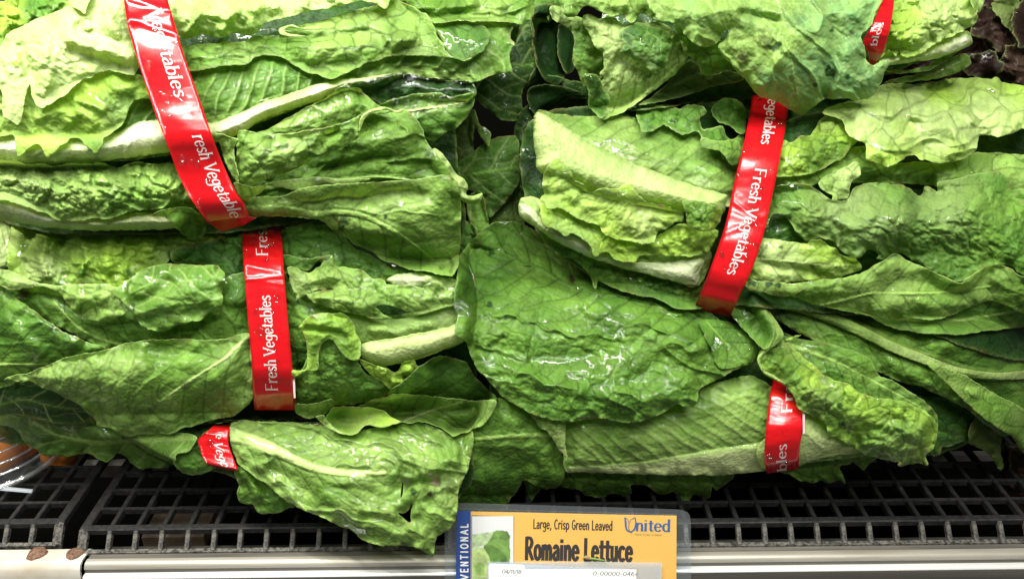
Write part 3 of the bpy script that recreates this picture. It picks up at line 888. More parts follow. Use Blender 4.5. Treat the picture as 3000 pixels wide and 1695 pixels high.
# low leaf at the left, wet
leaf(L2, I((-80, 270), (250, 310), (400, 330), (600, 290), (800, 340), (1000, 400), (1240, 410), (1390, 440), (1392, 470), (1350, 540), (1300, 560), (1252, 572), (1240, 640), (1150, 666), (1060, 670), (1000, 676), (930, 642), (890, 582), (830, 566),
           (795, 600), (760, 626), (700, 602), (640, 566), (500, 582), (400, 575), (310, 578), (250, 530), (190, 500), (130, 410), (60, 368), (-80, 350)), 'mid', 'green', h=-4, dome=8, dw=45, bul=(.5, 60), wet=.9, vein='l', net=.4, tilt=(0, 90),
     rib=I((1380, 450), (1000, 470), (700, 490), (420, 440), (240, 340)), rw=(10, 4), rh=1.4, ribtone='light', vs=90, folds=[(I((580, 330), (700, 430), (900, 460)), 4, 22), (I((300, 480), (600, 540), (900, 540)), -3, 30)],
     pale=[(290, 1275, 70, .25)])
leaf(L2, I((-60, 20), (40, 30), (200, 40), (560, 200), (660, 300), (640, 330), (570, 345), (430, 355), (250, 315), (100, 290), (-60, 280)), 'dark', 'deep', h=4, dome=3, bul=(.7, 90), wet=.4, vein='l', net=.3, wid=1.0,
     rib=I((-60, 240), (70, 200), (180, 185), (450, 240), (640, 240)), rw=(2.5, 1.5), rh=.8, ribtone='mid', vs=90, va=.8)
# left side, middle layers
leaf(L2, Z1((-60, 130), (0, 150), (130, 155), (190, 200), (215, 340), (220, 420), (200, 560), (180, 650), (0, 660), (-60, 660)), 'pale', 'light', h=6, dome=3, bul=(.3, 60), wet=1.0, pleat=1.0, rib=Z1((-40, 600), (100, 380), (190, 250)), rw=(2, 2), rh=.3, vs=22)
leaf(L2, E((110, 200), (200, 220), (500, 260), (1000, 270), (1260, 270), (1560, 330), (1500, 400), (1240, 470), (1150, 560), (950, 640), (860, 740), (700, 740), (380, 720), (150, 680), (60, 640), (60, 400)), 'light', 'lime', h=4, dome=7,
     bul=(1.9, 44), ruf=4, wet=.9, vein='d', net=.25, und=5, pale=[(110, 790, 60, .6), (60, 700, 50, .5), (330, 640, 60, .3)], spots=[(70, 760, 14, 'olive'), (240, 795, 16, 'green'), (380, 800, 22, 'green'), (180, 840, 30, 'green')], crease=3.0, tilt=(0, 40), folds=[(E((330, 300), (300, 500), (330, 660)), 4, 16), (E((560, 310), (600, 480), (560, 650)), 4, 14), (E((800, 310), (760, 480), (800, 620)), 4, 16), (E((450, 330), (420, 520)), -3, 16), (E((1000, 330), (1100, 500)), 3, 18)])
leaf(L2, E((1230, 440), (1500, 370), (1760, 330), (1760, 800), (1600, 800), (1500, 560), (1240, 540)), 'dark', 'green', h=2, wet=.4, bul=(.8, 38))
leaf(L2, E((-60, 690), (100, 700), (280, 690), (430, 730), (600, 850), (860, 830), (1150, 980), (1400, 900), (1600, 640), (1780, 620), (1800, 1080), (1600, 1110), (1100, 1110), (850, 1130), (750, 1150), (500, 1020), (200, 900), (-60, 820)), 'green', 'mid', h=4,
     dome=6, bul=(.6, 54), wet=.5, vein='d', rib=E((900, 1130), (700, 1070), (540, 980), (380, 800)), rw=(5, 3), rh=1, ribtone='light', vs=80, spots=[(70, 860, 20, 'redbr')])
leaf(L2, E((-60, 690), (20, 700), (130, 800), (250, 870), (350, 950), (500, 1040), (620, 1092), (748, 1145), (480, 1240), (260, 1300), (-60, 1400)), 'mid', 'green', h=10, dome=6, bul=(.7, 56), wet=.7, vein='d', folds=[(E((60, 760), (250, 920), (600, 1120)), 4, 30),
     (E((0, 900), (200, 1080), (330, 1200)), 3, 30)], rib=E((-60, 1255), (150, 1252), (330, 1250)), rw=(4, 3), rh=1.2, ribtone='light', vs=90)
leaf(L2, E((-80, 560), (0, 572), (110, 600), (200, 650), (370, 690), (560, 682), (700, 680), (840, 702), (900, 750), (930, 850), (870, 900), (800, 930), (700, 945), (640, 935), (580, 910), (510, 870), (465, 820), (440, 770), (400, 735), (300, 702), (180, 712),
           (90, 722), (20, 702), (-80, 640)), 'mid', 'light', h=20, dome=8, dw=40, bul=(.8, 50), wet=.4, vein='d', rim=.6, pale=[(60, 815, 60, .5)], folds=[(E((900, 780), (700, 860), (560, 850)), -3, 26)])
leaf(L2, E((790, 740), (850, 690), (950, 630), (1080, 552), (1230, 540), (1400, 545), (1545, 552), (1600, 620), (1585, 700), (1580, 790), (1572, 870), (1545, 905), (1492, 885), (1430, 942), (1360, 945), (1260, 975), (1200, 1010), (1150, 1022), (1070, 1005),
           (1000, 972), (930, 880), (870, 800)), 'green', 'mid', h=18, dome=10, dw=60, bul=(1.2, 40), wet=.8, vein='l', net=.4, rim=.4, rib=E((870, 780), (1050, 690), (1240, 580), (1500, 560)), rw=(2, 2), rh=.5, ribtone='mid', vs=70,
     folds=[(E((880, 800), (1040, 790), (1240, 640)), -4, 22), (E((950, 950), (1200, 900), (1500, 860)), -3, 24)], pale=[(480, 955, 25, .3)])
# big pale leaf in front
leaf(L2, E((-60, 1440), (0, 1400), (40, 1352), (130, 1325), (260, 1290), (470, 1205), (600, 1175), (720, 1150), (860, 1110), (960, 1095), (1050, 1080), (1300, 1075), (1450, 1080), (1600, 1070), (1770, 1035), (1800, 1200), (1800, 1400)) +
     I((1800, 90), (1790, 180), (1755, 215), (1720, 250), (1640, 302), (1500, 330), (1420, 345), (1350, 372), (1280, 402), (1240, 420), (1120, 425), (1000, 430), (900, 450), (830, 410), (780, 382), (700, 372), (680, 330), (640, 290), (560, 222), (500, 182),
       (430, 150), (370, 122), (290, 100), (250, 70), (200, 55), (165, 62), (110, 50), (40, 45), (0, 80), (-60, 120)), 'light', 'mid', h=18, dome=10, dw=70, bul=(.7, 52), wet=.35, vein='d', net=1.0, tilt=(0, 75),
     rib=E((1800, 1030), (1700, 1110), (1600, 1205), (1400, 1335), (1200, 1470)), rw=(6, 3), rh=1.5, ribtone='pale', halo=1.2, vs=78, va=.7, vamp=.9, pale=[(130, 1120, 120, .35), (300, 1050, 90, .3), (650, 1180, 60, .25)],
     folds=[(E((820, 1150), (1300, 1180), (1640, 1120)), -3, 26), (I((1300, 250), (1600, 180), (1780, 60)), -4, 40), (E((300, 1400), (700, 1280), (1100, 1230)), 4, 60), (I((700, 360), (1000, 380), (1300, 350)), 3, 30)],
     label="large pale green leaf with dark net of veins at the left")
# right of the band
leaf(L2, F((170, 330), (300, 260), (550, 270), (700, 420), (900, 520), (1050, 570), (1400, 600), (1400, 680), (1000, 680), (700, 640), (560, 560), (400, 520), (180, 560)), 'dark', 'green', h=4, bul=(.8, 38), wet=.6)
leaf(L2, F((180, 480), (330, 500), (420, 490), (530, 470), (560, 480), (440, 520), (370, 590), (260, 570), (200, 620)), 'mid', 'green', h=8, bul=(.6, 34), wet=.5)
leaf(L2, F((180, 600), (330, 760), (600, 860), (1000, 900), (1480, 820), (1480, 1000), (1000, 1050), (740, 1120), (560, 1100), (280, 1330), (230, 1330), (180, 1000)), 'green', 'mid', h=4, bul=(1.0, 44), wet=.9)
lfy = leaf(L2, F((650, 910), (800, 920), (1000, 930), (1250, 880), (1400, 835), (1480, 840), (1490, 1000), (1460, 1100), (1300, 1160), (1000, 1250), (800, 1235), (740, 1180), (700, 1000)), 'mid', 'light', h=8, dome=6, bul=(.5, 50), net=.3, wet=.8,
     folds=[(F((760, 1000), (1000, 1010), (1300, 950)), 4, 20)], pale=[(1180, 990, 90, .4), (1300, 970, 80, .5)])
leaf(L2, F((735, 1180), (745, 1110), (800, 1090), (900, 1080), (1050, 1050), (1200, 1020), (1300, 1005), (1480, 960), (1490, 1080), (1350, 1140), (1250, 1185), (1150, 1222), (1000, 1252), (870, 1268), (800, 1232)), 'rib', 'rib', h=12, dome=11, dw=30,
     bul=(.1, 60), net=0, vein='', und=.7, ruf=.4, rim=.1, wet=.4, name='midrib', parent=lfy, gap=2, pale=[(1200, 1030, 60, .2)])
leaf(L2, F((925, 660), (960, 625), (1000, 608), (1130, 600), (1280, 628), (1392, 648), (1450, 660), (1400, 720), (1200, 720), (1000, 705)), 'white', 'light', h=10, dome=5, bul=(.2, 40), net=0, vein='', wet=.2, rim=.1, pale=[(1240, 815, 60, .4)], name='midrib')
leaf(L2, F((225, 560), (262, 555), (350, 592), (382, 597), (420, 570), (455, 560), (480, 520), (510, 510), (542, 474), (562, 550), (600, 560), (662, 570), (760, 590), (830, 640), (900, 650), (930, 690), (1100, 690), (1180, 712), (1200, 690), (1300, 660), (1320, 720),
           (1380, 700), (1432, 650), (1468, 640), (1450, 720), (1410, 832), (1330, 850), (1250, 872), (1180, 890), (1120, 896), (1050, 870), (1000, 850), (930, 835), (880, 832), (850, 850), (920, 900), (965, 925), (880, 930), (800, 920), (720, 905), (650, 890), (560, 860),
           (500, 850), (420, 822), (380, 790), (360, 760), (430, 735), (550, 722), (480, 725), (400, 742), (330, 770), (292, 802), (282, 770), (268, 740), (245, 660)), 'mid', 'light', h=16, dome=7, dw=40, bul=(1.1, 42), wet=.7, vein='d', ruf=3,
     edge=(3, 1.5), pale=[(870, 825, 35, .35)], folds=[(F((300, 740), (560, 700), (900, 740)), -2, 18), (F((380, 770), (700, 830), (1000, 870)), 3, 24)])
# curled ring leaf and blistered bright leaf below it
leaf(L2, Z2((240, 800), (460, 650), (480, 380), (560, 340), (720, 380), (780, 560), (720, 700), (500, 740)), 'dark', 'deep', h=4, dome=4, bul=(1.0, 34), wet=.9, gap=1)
leaf(L2, J((520, 40), (580, -60), (650, -170), (720, -235), (800, -275), (880, -250), (940, -150), (1000, -30), (1100, 40), (1180, 60), (1240, 130), (1180, 140), (1140, 172), (950, 212), (880, 215), (800, 222), (760, 260), (720, 292), (660, 302), (560, 292), (520, 250)), 'green', 'mid', h=14, dome=9, dw=50,
     bul=(1.6, 32), ruf=4, wet=.6, vein='l', net=.3, edge=(4, 2))
leaf(L2, Z2((240, 1110), (330, 1100), (480, 1090), (620, 1050), (640, 1130), (560, 1200), (470, 1245), (330, 1250), (250, 1190)), 'mid', 'light', h=14, dome=4, bul=(1.6, 22), ruf=5, wet=.6)
leaf(L2, Z2((930, 620), (1060, 680), (1200, 720), (1320, 760), (1400, 640), (1510, 640), (1560, 720), (1640, 790), (1660, 850), (1600, 910), (1480, 950), (1400, 1000), (1300, 965), (1230, 940), (1160, 860), (1060, 800), (950, 690)), 'mid', 'lime', h=18, dome=8, dw=30,
     bul=(1.3, 30), ruf=5, wet=.5, edge=(4, 2), vein='d', folds=[(Z2((1380, 800), (1520, 830), (1620, 830)), -5, 10)], name='frilled_leaf')
leaf(L2, Z2((262, 295), (350, 195), (470, 140), (620, 130), (740, 140), (800, 180), (860, 250), (885, 340), (930, 440), (935, 540), (930, 610), (870, 640), (790, 620), (730, 560), (680, 480), (630, 420), (580, 400), (545, 420), (515, 470), (495, 540),
           (490, 610), (490, 660), (480, 705), (460, 735), (350, 760), (225, 815), (215, 745), (340, 730), (360, 600), (355, 450), (330, 360), (285, 305)), 'mid', 'lime', h=22, dome=6, dw=22, bul=(.4, 40), wet=.3, rim=.5, vein='d', net=.4, ruf=3,
     folds=[(Z2((300, 300), (500, 310), (700, 350), (800, 460)), -5, 9)], label="bright green leaf edge curled into a ring")
# wide leaf under the ring
leaf(L2, J((1180, 150), (1300, 40), (1500, -120), (1720, -90), (1800, 20), (1945, 160), (1945, 200), (1600, 230), (1300, 220)), 'dark', 'green', h=0, dome=5, bul=(.6, 50), wet=1.0, rib=J((1300, 100), (1600, 180), (1800, 220)), rw=(4, 2), ribtone='mid')
leaf(L2, J((1050, 190), (1140, 172), (1250, 142), (1430, 150), (1500, 160), (1620, 175), (1790, 182), (1870, 180), (1945, 192), (1935, 260), (1880, 340), (1850, 372), (1800, 390), (1750, 412), (1700, 420), (1640, 442), (1580, 400), (1500, 360), (1420, 340), (1330, 350),
           (1280, 342), (1180, 360), (900, 300)), 'mid', 'light', h=8, dome=8, dw=40, bul=(.7, 46), wet=.8, vein='d', rib=J((1300, 330), (1480, 260), (1700, 200)), rw=(2, 2), rh=.4, vs=60, folds=[(J((1400, 170), (1560, 240), (1780, 220)), -5, 22)])
leaf(L2, J((745, 290), (800, 235), (900, 225), (1000, 235), (1140, 260), (1220, 310), (1275, 340), (1150, 375), (1030, 358), (985, 390), (955, 422), (880, 428), (800, 392), (735, 315)), 'mid', 'lime', h=16, dome=5, dw=30, bul=(.4, 40), wet=.9, vein='', net=.2,
     folds=[(J((760, 310), (900, 330), (1260, 320)), -4, 14)], pale=[(1060, 1220, 50, .45)], rim=.5)
leaf(L2, J((665, 305), (725, 290), (745, 320), (800, 385), (880, 430), (800, 410), (730, 365)), 'pale', 'light', h=20, dome=2, bul=(.2, 30), wet=.2, res=2.5)
BAND_L2 = True
bL2, sf = band("upright red band of the middle left head, lettering reading upwards", W((640, 1030), (636, 990), (632, 900), (620, 760), (612, 650), (608, 545)), W((741, 1030), (741, 990), (735, 920), (722, 780), (712, 650), (706, 545)),
     [(T_, .10, .595, .60, -.285, .135, .06), ("Fresh", .80, .97, .62, -.285, .135, .06)], curl0=9, drops=44, bow=6, creases=[(.685, .02, 1.0, .008), (.73, -.05, .6, .012), (.665, -.03, .5, .01)])
pp = np.array(W((735, 932), (741, 932), (743, 1000), (739, 1000)))
add_mesh("backing_edge", place(pp[:, 0], pp[:, 1], np.full(4, hm_sample(np.array([855.]), np.array([1130.]), 2, 1)[0] + .6)) - np.array(bL2.location), [(0, 1, 2, 3)], MAT_PINK, bL2)
R2_point()
# right hand leaves of the lower right head
leaf(R2, M((950, 100), (1200, 150), (1400, 180), (1600, 300), (1622, 330), (1600, 420), (1560, 490), (1500, 480), (1420, 517), (1360, 520), (1352, 572), (1290, 575), (1200, 400)), 'dark', 'green', h=-2, ruf=4)
leaf(R2, M((1540, 470), (1600, 300), (1700, 370), (1775, 440), (1772, 560), (1805, 650), (1770, 685), (1730, 640), (1700, 580), (1620, 530)), 'tan', 'olive', h=-6, bul=(.5, 30), wet=.2, vein='', rim=.1)
# dark leaf in the hollow
leaf(R2, H((230, 1030), (350, 1080), (560, 1100), (760, 1170), (870, 1240), (900, 1310), (960, 1420)) + M((1000, 150), (900, 160), (600, 0), (400, -100)), 'dark', 'green', h=6, dome=8,
     rib=H((300, 1080), (600, 1220), (900, 1330)), rw=(4, 2), rh=.5, ribtone='mid', wet=.9, bul=(.8, 36))
# long leaf with brownish rib at the right edge
lf = leaf(R2, H((20, 740), (200, 740), (550, 800), (900, 900), (1300, 950), (2080, 900), (2120, 1330), (2120, 1900)) + M((2060, 620), (1940, 565), (1920, 520), (1870, 440), (1780, 440), (1700, 380), (1620, 320),
          (1500, 230), (1250, 110), (1000, 30), (800, -60)) + H((520, 1110), (300, 1010), (120, 870)), 'green', 'mid', h=10, dome=8, dw=60, bul=(.5, 60), wet=.5,
          rib=H((20, 765), (300, 820), (550, 900), (800, 1010), (1000, 1115), (1300, 1235), (1500, 1300), (1750, 1330), (2100, 1310)), rw=(22, 15), rh=3.5, ribtone='olive', halo=.8, vs=90, va=1.2, vamp=1.0, vein='d',
          folds=[(M((900, -120), (1300, 60), (1700, 320), (1940, 480)), 5, 50), (M((1300, -100), (1600, 100), (1900, 250)), -5, 40), (H((1200, 1100), (1600, 1080), (2000, 980)), 6, 45)])
leaf(R2, H((20, 742), (150, 765), (300, 795), (550, 872), (800, 985), (1000, 1090), (1300, 1212), (1500, 1278), (1750, 1312), (2100, 1285), (2100, 1345), (1750, 1362), (1500, 1338), (1300, 1276), (1000, 1165),
           (800, 1065), (550, 955), (300, 872), (120, 820)), 'light', 'olive', h=14, dome=7, dw=14, bul=(.2, 60), net=0, und=.6, ruf=.3, vein='', rim=.1, wet=.4, name='midrib', parent=lf, gap=1.5, edge=(1, .6), res=2.5,
     pale=[(2750, 1060, 130, .5), (2950, 1095, 100, .6)])
leaf(R2, M((1250, -80), (1500, 0), (1720, 130), (1940, 240), (2060, 330), (2060, 620), (1930, 560), (1860, 440), (1780, 400), (1640, 300), (1450, 130)), 'light', 'mid', h=14, dome=8, bul=(1.0, 50), wet=.7,
     folds=[(M((1500, 50), (1750, 250), (1990, 420)), 4, 40)])

# the big wet leaf spread to the left
big = leaf(R2, W((1150, 690), (1158, 640), (1200, 590), (1250, 555), (1330, 570), (1430, 660), (1500, 700), (1600, 715), (1750, 760), (1830, 820), (1900, 870), (1890, 910), (1850, 930), (1760, 980),
           (1755, 1000), (1742, 1022), (1700, 1018), (1645, 1048), (1580, 1062), (1500, 1050), (1440, 1060), (1390, 1055), (1340, 1042), (1320, 1030), (1270, 1000), (1230, 960), (1190, 910), (1170, 860),
           (1145, 835), (1150, 790), (1140, 770)), 'mid', 'green', h=14, dome=8, dw=110, tilt=(0, 32), pale=[(1430, 1120, 110, .3), (1560, 1200, 110, .35), (1750, 1210, 110, .3), (1370, 960, 70, .25), (1900, 1130, 80, .25)],  # pale patches put the brighter light on the lower half into the colour
           rib=G((1560, 990), (1300, 880), (1000, 800), (700, 745), (430, 690), (200, 560), (-150, 440)), rw=(3, 2), rh=.6, ribtone='green', vs=72, va=.75, vamp=1.5, bul=(.9, 42), vein='d', wet=.9, net=1.0, crease=2.6,
           folds=[(W((1440, 720), (1600, 790), (1780, 900)), 4, 60), (W((1200, 880), (1400, 900), (1560, 880)), -4, 40), (W((1500, 1000), (1640, 1000), (1760, 950)), 5, 40), (W((1250, 900), (1330, 950), (1480, 990)), 3, 26)],
           spots=[(1435, 890, 12, 'deep'), (1480, 930, 9, 'deep'), (1475, 985, 8, 'deep'), (1672, 818, 14, 'redbr'), (1432, 1010, 8, 'deep'), (1900, 1000, 12, 'olive'), (1440, 740, 12, 'deep'), (1400, 715, 16, 'olive')],
           label="large wet crinkled leaf spread towards the left pile")
leaf(R2, G((1330, 945), (1440, 938), (1560, 960), (1680, 1010), (1760, 1090), (1755, 1180), (1740, 1230), (1620, 1270), (1500, 1290), (1440, 1230), (1400, 1120), (1360, 1030)), 'mid', 'green', h=2, dome=3, dw=70, gap=.25, rim=0, crease=2.5, folds=[(G((1290, 970), (1440, 955), (1580, 980), (1700, 1030), (1760, 1090)), 5, 22)],
     rib=G((1380, 950), (1500, 1080), (1640, 1240)), rw=(3, 2), rh=.4, ribtone='mid', vs=60, bul=(1.3, 38), wet=1.0, vein='d')
# the curled leaf in front, pale back edge then glossy face
leaf(R2, H((200, 1060), (300, 1062), (560, 1105), (760, 1170), (870, 1240), (905, 1320)) + M((960, 30), (1080, 90), (1200, 165), (1310, 280), (1330, 380), (1300, 470), (1000, 400), (600, 250), (250, 80)) + H((180, 1250)), 'green', 'mid', h=16, dome=7, dw=40,
     bul=(.7, 46), wet=1.0, vein='d', rib=H((240, 1100), (520, 1200), (800, 1330)) + M((1000, 120), (1200, 230)), rw=(5, 2), rh=1.0, ribtone='light', vs=46, va=.9, pleat=.8, folds=[(H((350, 1080), (600, 1150), (850, 1280)), 3, 24)])
lf = leaf(R2, G((1870, 1130), (1960, 1090), (2060, 1040)) + H((238, 1081), (320, 1150), (398, 1225), (470, 1290), (540, 1335)) + M((662, 63), (770, 120), (873, 170), (1000, 180), (1100, 195), (1164, 223), (1250, 270), (1310, 330), (1328, 400),
          (1320, 470), (1290, 540), (1245, 580), (1250, 645), (1150, 640), (1045, 650), (1060, 618), (950, 612), (850, 590), (760, 540), (740, 500), (680, 490), (620, 460), (560, 430), (530, 360), (480, 320), (400, 280), (335, 230),
          (300, 150), (250, 80), (160, 20)) + H((110, 1330), (60, 1270), (50, 1200), (90, 1150)), 'mid', 'lime', h=24, dome=9, dw=40, bul=(1.4, 42), wet=.9, vein='d', ruf=6, edge=(5, 2),
          spots=[(2462, 1190, 14, 'deep'), (2468, 1240, 9, 'deep')], pale=[(2400, 1170, 60, .25), (2640, 1320, 70, .3)],
          folds=[(H((200, 1130), (400, 1300)) + M((560, 120), (850, 260), (1200, 380)), -5, 20), (M((350, 60), (650, 190), (1000, 320), (1280, 470)), 5, 34), (M((700, 480), (850, 370), (1000, 430)), -4, 26)], label="glossy ruffled leaf hanging in front of the lower red band")
leaf(R2, G((1700, 715), (1720, 730), (1790, 830), (1870, 930), (1925, 1020), (1928, 1060), (1890, 1110), (1830, 1150), (1770, 1220), (1790, 1290), (1860, 1330), (1940, 1390), (1860, 1360), (1790, 1320),
           (1748, 1250), (1745, 1200), (1780, 1160), (1835, 1100), (1845, 1040), (1810, 955), (1740, 860), (1700, 775)), 'pale', 'light', h=34, dome=4, dw=10, bul=(.2, 30), net=0, res=2.2, name='leaf_edge', parent=lf, gap=2, ruf=.5, wet=.3,
     edge=(1, .5), spots=[(2240, 1080, 10, 'olive')])
leaf(R2, G((1580, 730), (1640, 700), (1700, 725), (1790, 850), (1860, 950), (1865, 1030), (1840, 1110), (1790, 1145), (1700, 1060), (1600, 960), (1560, 900)), 'green', 'mid', h=20, dome=6, bul=(.6, 36), wet=.3, vein='d', net=.6)

# ================================================================== middle right head
R1 = Head("romaine_lettuce", "middle right romaine head with pale butt at left and full red band", "lettuce",
          [(1520, 560), (2300, 640), (3100, 720)], 400, 50, 24, G_R, W((1935, 230), (1900, 450), (1855, 600), (1790, 800)))
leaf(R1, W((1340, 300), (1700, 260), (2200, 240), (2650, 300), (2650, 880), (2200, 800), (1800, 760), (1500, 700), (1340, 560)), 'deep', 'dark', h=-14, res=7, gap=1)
# under-leaf, dark and blistered along the lower side
leaf(R1, G((180, 310), (320, 380), (450, 420), (650, 500), (850, 560), (1100, 620), (1360, 660), (1480, 700), (1400, 830), (1290, 862), (1150, 850), (1000, 785), (800, 745), (680, 690), (610, 660), (592, 718), (540, 612),
           (440, 515), (340, 490), (280, 430)), 'mid', 'green', h=-2, dome=9, bul=(1.9, 27), wet=.7, vein='d', net=.6, tilt=(0, 50))
# white outer rib along the bottom
lfo = leaf(R1, G((60, 90), (160, 60), (400, 200), (700, 330), (1000, 430), (1400, 440), (1400, 560), (1310, 700), (1100, 650), (850, 590), (650, 530), (450, 450), (250, 340), (120, 250), (55, 200)), 'light', 'pale', h=4, dome=12, dw=40,
     bul=(.4, 50), wet=.5, net=.3)
leaf(R1, G((58, 110), (150, 140), (230, 250), (310, 300), (450, 340), (580, 420), (640, 480), (800, 520), (1050, 530), (1300, 500), (1370, 520), (1340, 600), (1315, 695), (1100, 645), (850, 585), (650, 525), (450, 445), (250, 335),
           (125, 250), (58, 200)), 'white', 'rib', h=6, dome=12, dw=36, bul=(.1, 60), net=0, und=.8, ruf=.4, vein='', rim=.05, wet=.3, name='midrib', parent=lfo, gap=1.5, pale=[(1560, 640, 60, .3)],
     folds=[(G((800, 560), (1050, 570), (1310, 560)), -2.5, 22)])
leaf(R1, G((205, 180), (340, 230), (560, 360), (620, 470), (600, 510), (565, 470), (545, 400), (440, 335), (390, 355), (300, 300), (230, 280)), 'light', 'lime', h=9, dome=3, bul=(.5, 34), wet=.9, gap=2)
# leaf with translucent blade and thick pale rib, going into the band
lf1 = leaf(R1, C((180, 790), (320, 810), (440, 820), (600, 830), (750, 820), (900, 840), (1100, 880), (1400, 980), (1640, 1080), (1640, 1400), (1450, 1480), (1200, 1380), (850, 1300), (300, 1200), (170, 1000)), 'light', 'mid', h=4, dome=6, dw=60,
     rib=C((150, 1080), (700, 1200), (1100, 1330), (1560, 1440)), rw=(30, 14), rh=1, ribtone='rib', halo=1.4, vs=58, va=.7, vamp=.8, pleat=1.0, bul=(.4, 50), net=.35, wet=.8)
leaf(R1, C((155, 830), (190, 800), (250, 830), (320, 870), (470, 965), (650, 1062), (850, 1150), (1050, 1232), (1250, 1305), (1530, 1385), (1520, 1440), (1500, 1520), (1300, 1520), (1000, 1470), (700, 1420), (420, 1300), (200, 1220),
           (165, 1100), (150, 950)), 'rib', 'pale', h=6, dome=24, dw=66, bul=(.1, 80), net=0, und=.8, ruf=.4, vein='', rim=.05, wet=.35, name='midrib', parent=lf1, gap=3, label="broad pale green rib at the butt end",
     folds=[(C((250, 1040), (600, 1180), (1000, 1320), (1480, 1450)), -1.5, 30)])
# frill behind the blade top
leaf(R1, C((900, 735), (1000, 742), (1190, 772), (1250, 742), (1340, 752), (1388, 800), (1330, 840), (1345, 900), (1370, 922), (1450, 900), (1500, 895), (1525, 960), (1560, 985), (1640, 950), (1650, 1060), (1622, 1130), (1500, 1130),
           (1482, 1080), (1420, 1062), (1350, 1052), (1345, 990), (1320, 935), (1220, 962), (1150, 935), (1080, 892), (1010, 922), (930, 942), (905, 880), (890, 820)), 'mid', 'green', h=10, dome=3, dw=20, bul=(.7, 28), ruf=5, rim=.5, edge=(4, 2), wet=.4, vein='d')
leaf(R1, C((1420, 780), (1500, 700), (1620, 720), (1660, 800), (1640, 950), (1540, 900), (1460, 860)), 'green', 'dark', h=0, bul=(.9, 36), wet=.6)
leaf(R1, C((1350, 980), (1480, 1000), (1600, 1000), (1640, 1130), (1560, 1180), (1480, 1080), (1360, 1050)), 'mid', 'light', h=12, bul=(.7, 30), dome=3)
# lime blistered leaves folded over the rib
leaf(R1, G((215, 60), (340, 70), (530, 200), (620, 230), (750, 330), (930, 360), (1050, 330), (1190, 260), (1300, 285), (1470, 300), (1420, 420), (1390, 455), (1250, 490), (1000, 480), (905, 482), (870, 528), (790, 520),
           (720, 500), (690, 460), (640, 462), (600, 500), (570, 470), (550, 400), (430, 332), (380, 352), (300, 290), (220, 262), (200, 150)), 'lime', 'light', h=14, dome=7, dw=40, bul=(1.3, 40), ruf=4, wet=.8, vein='d', net=.6, edge=(4, 2))
leaf(R1, G((220, -60), (235, -130), (300, -215), (360, -170), (420, -120), (440, -60), (500, -30), (560, 26), (640, 0), (740, 6), (770, -10), (822, -34), (870, 20), (905, 60), (955, 100), (1100, 130), (1210, 180), (1215, 240),
           (1150, 250), (1100, 290), (1040, 310), (1000, 388), (930, 396), (850, 380), (750, 372), (650, 322), (620, 262), (530, 242), (440, 200), (330, 140), (240, 150)), 'lime', 'light', h=20, dome=9, dw=45, bul=(1.2, 50), ruf=4, wet=.7,
     vein='d', net=.4, edge=(4, 2), pale=[(1880, 640, 70, .7), (1740, 600, 50, .3), (1600, 530, 50, .3)], spots=[(1935, 605, 10, 'tan')], label="lime blistered leaf folded over the pale rib")
leaf(R1, G((1205, 95), (1250, 85), (1330, 92), (1410, 115), (1490, 160), (1470, 250), (1430, 302), (1330, 305), (1245, 262), (1232, 180)), 'lime', 'mid', h=24, dome=7, dw=18, bul=(1.2, 26), wet=.8, rim=.5)
# leaves right of the band
leaf(R1, H((60, 290), (250, 200), (450, 260), (600, 400), (560, 470), (300, 460), (100, 420)), 'dark', 'green', h=2, bul=(.6, 40), wet=.8)
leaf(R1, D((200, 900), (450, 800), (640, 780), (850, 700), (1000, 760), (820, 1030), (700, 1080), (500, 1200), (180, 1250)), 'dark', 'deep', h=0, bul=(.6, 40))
lf9 = leaf(R1, D((170, 1255), (400, 1240), (560, 1180), (700, 1050), (850, 1050), (1000, 1150), (1200, 1150), (1320, 1160), (1500, 1120), (1600, 1080), (1720, 1085), (1940, 1100), (2060, 1110), (2060, 1500), (1800, 1400), (1600, 1330),
           (1400, 1330), (1200, 1310), (900, 1300), (700, 1300), (600, 1270), (400, 1330), (160, 1330)), 'mid', 'light', h=6, dome=7, bul=(.9, 58), wet=.6, folds=[(D((700, 1290), (1000, 1300), (1330, 1310)), -4, 26)])
leaf(R1, D((150, 1240), (180, 1130), (230, 1000), (290, 1010), (350, 965), (400, 970), (432, 955), (490, 860), (550, 810), (598, 770), (645, 835), (680, 950), (762, 990), (700, 1062), (640, 1132), (605, 1150), (500, 1212), (400, 1246),
           (260, 1255)), 'lime', 'green', h=12, dome=8, dw=40, bul=(1.5, 34), ruf=4, wet=.8, vein='d', pale=[(2430, 340, 45, .4)])
leaf(R1, D((480, 1305), (530, 1250), (600, 1232), (680, 1180), (762, 1150), (775, 1240), (710, 1300), (692, 1400), (640, 1420), (577, 1425), (575, 1388), (505, 1352)), 'light', 'pale', h=16, dome=4, bul=(.6, 36), ruf=4, wet=.4)
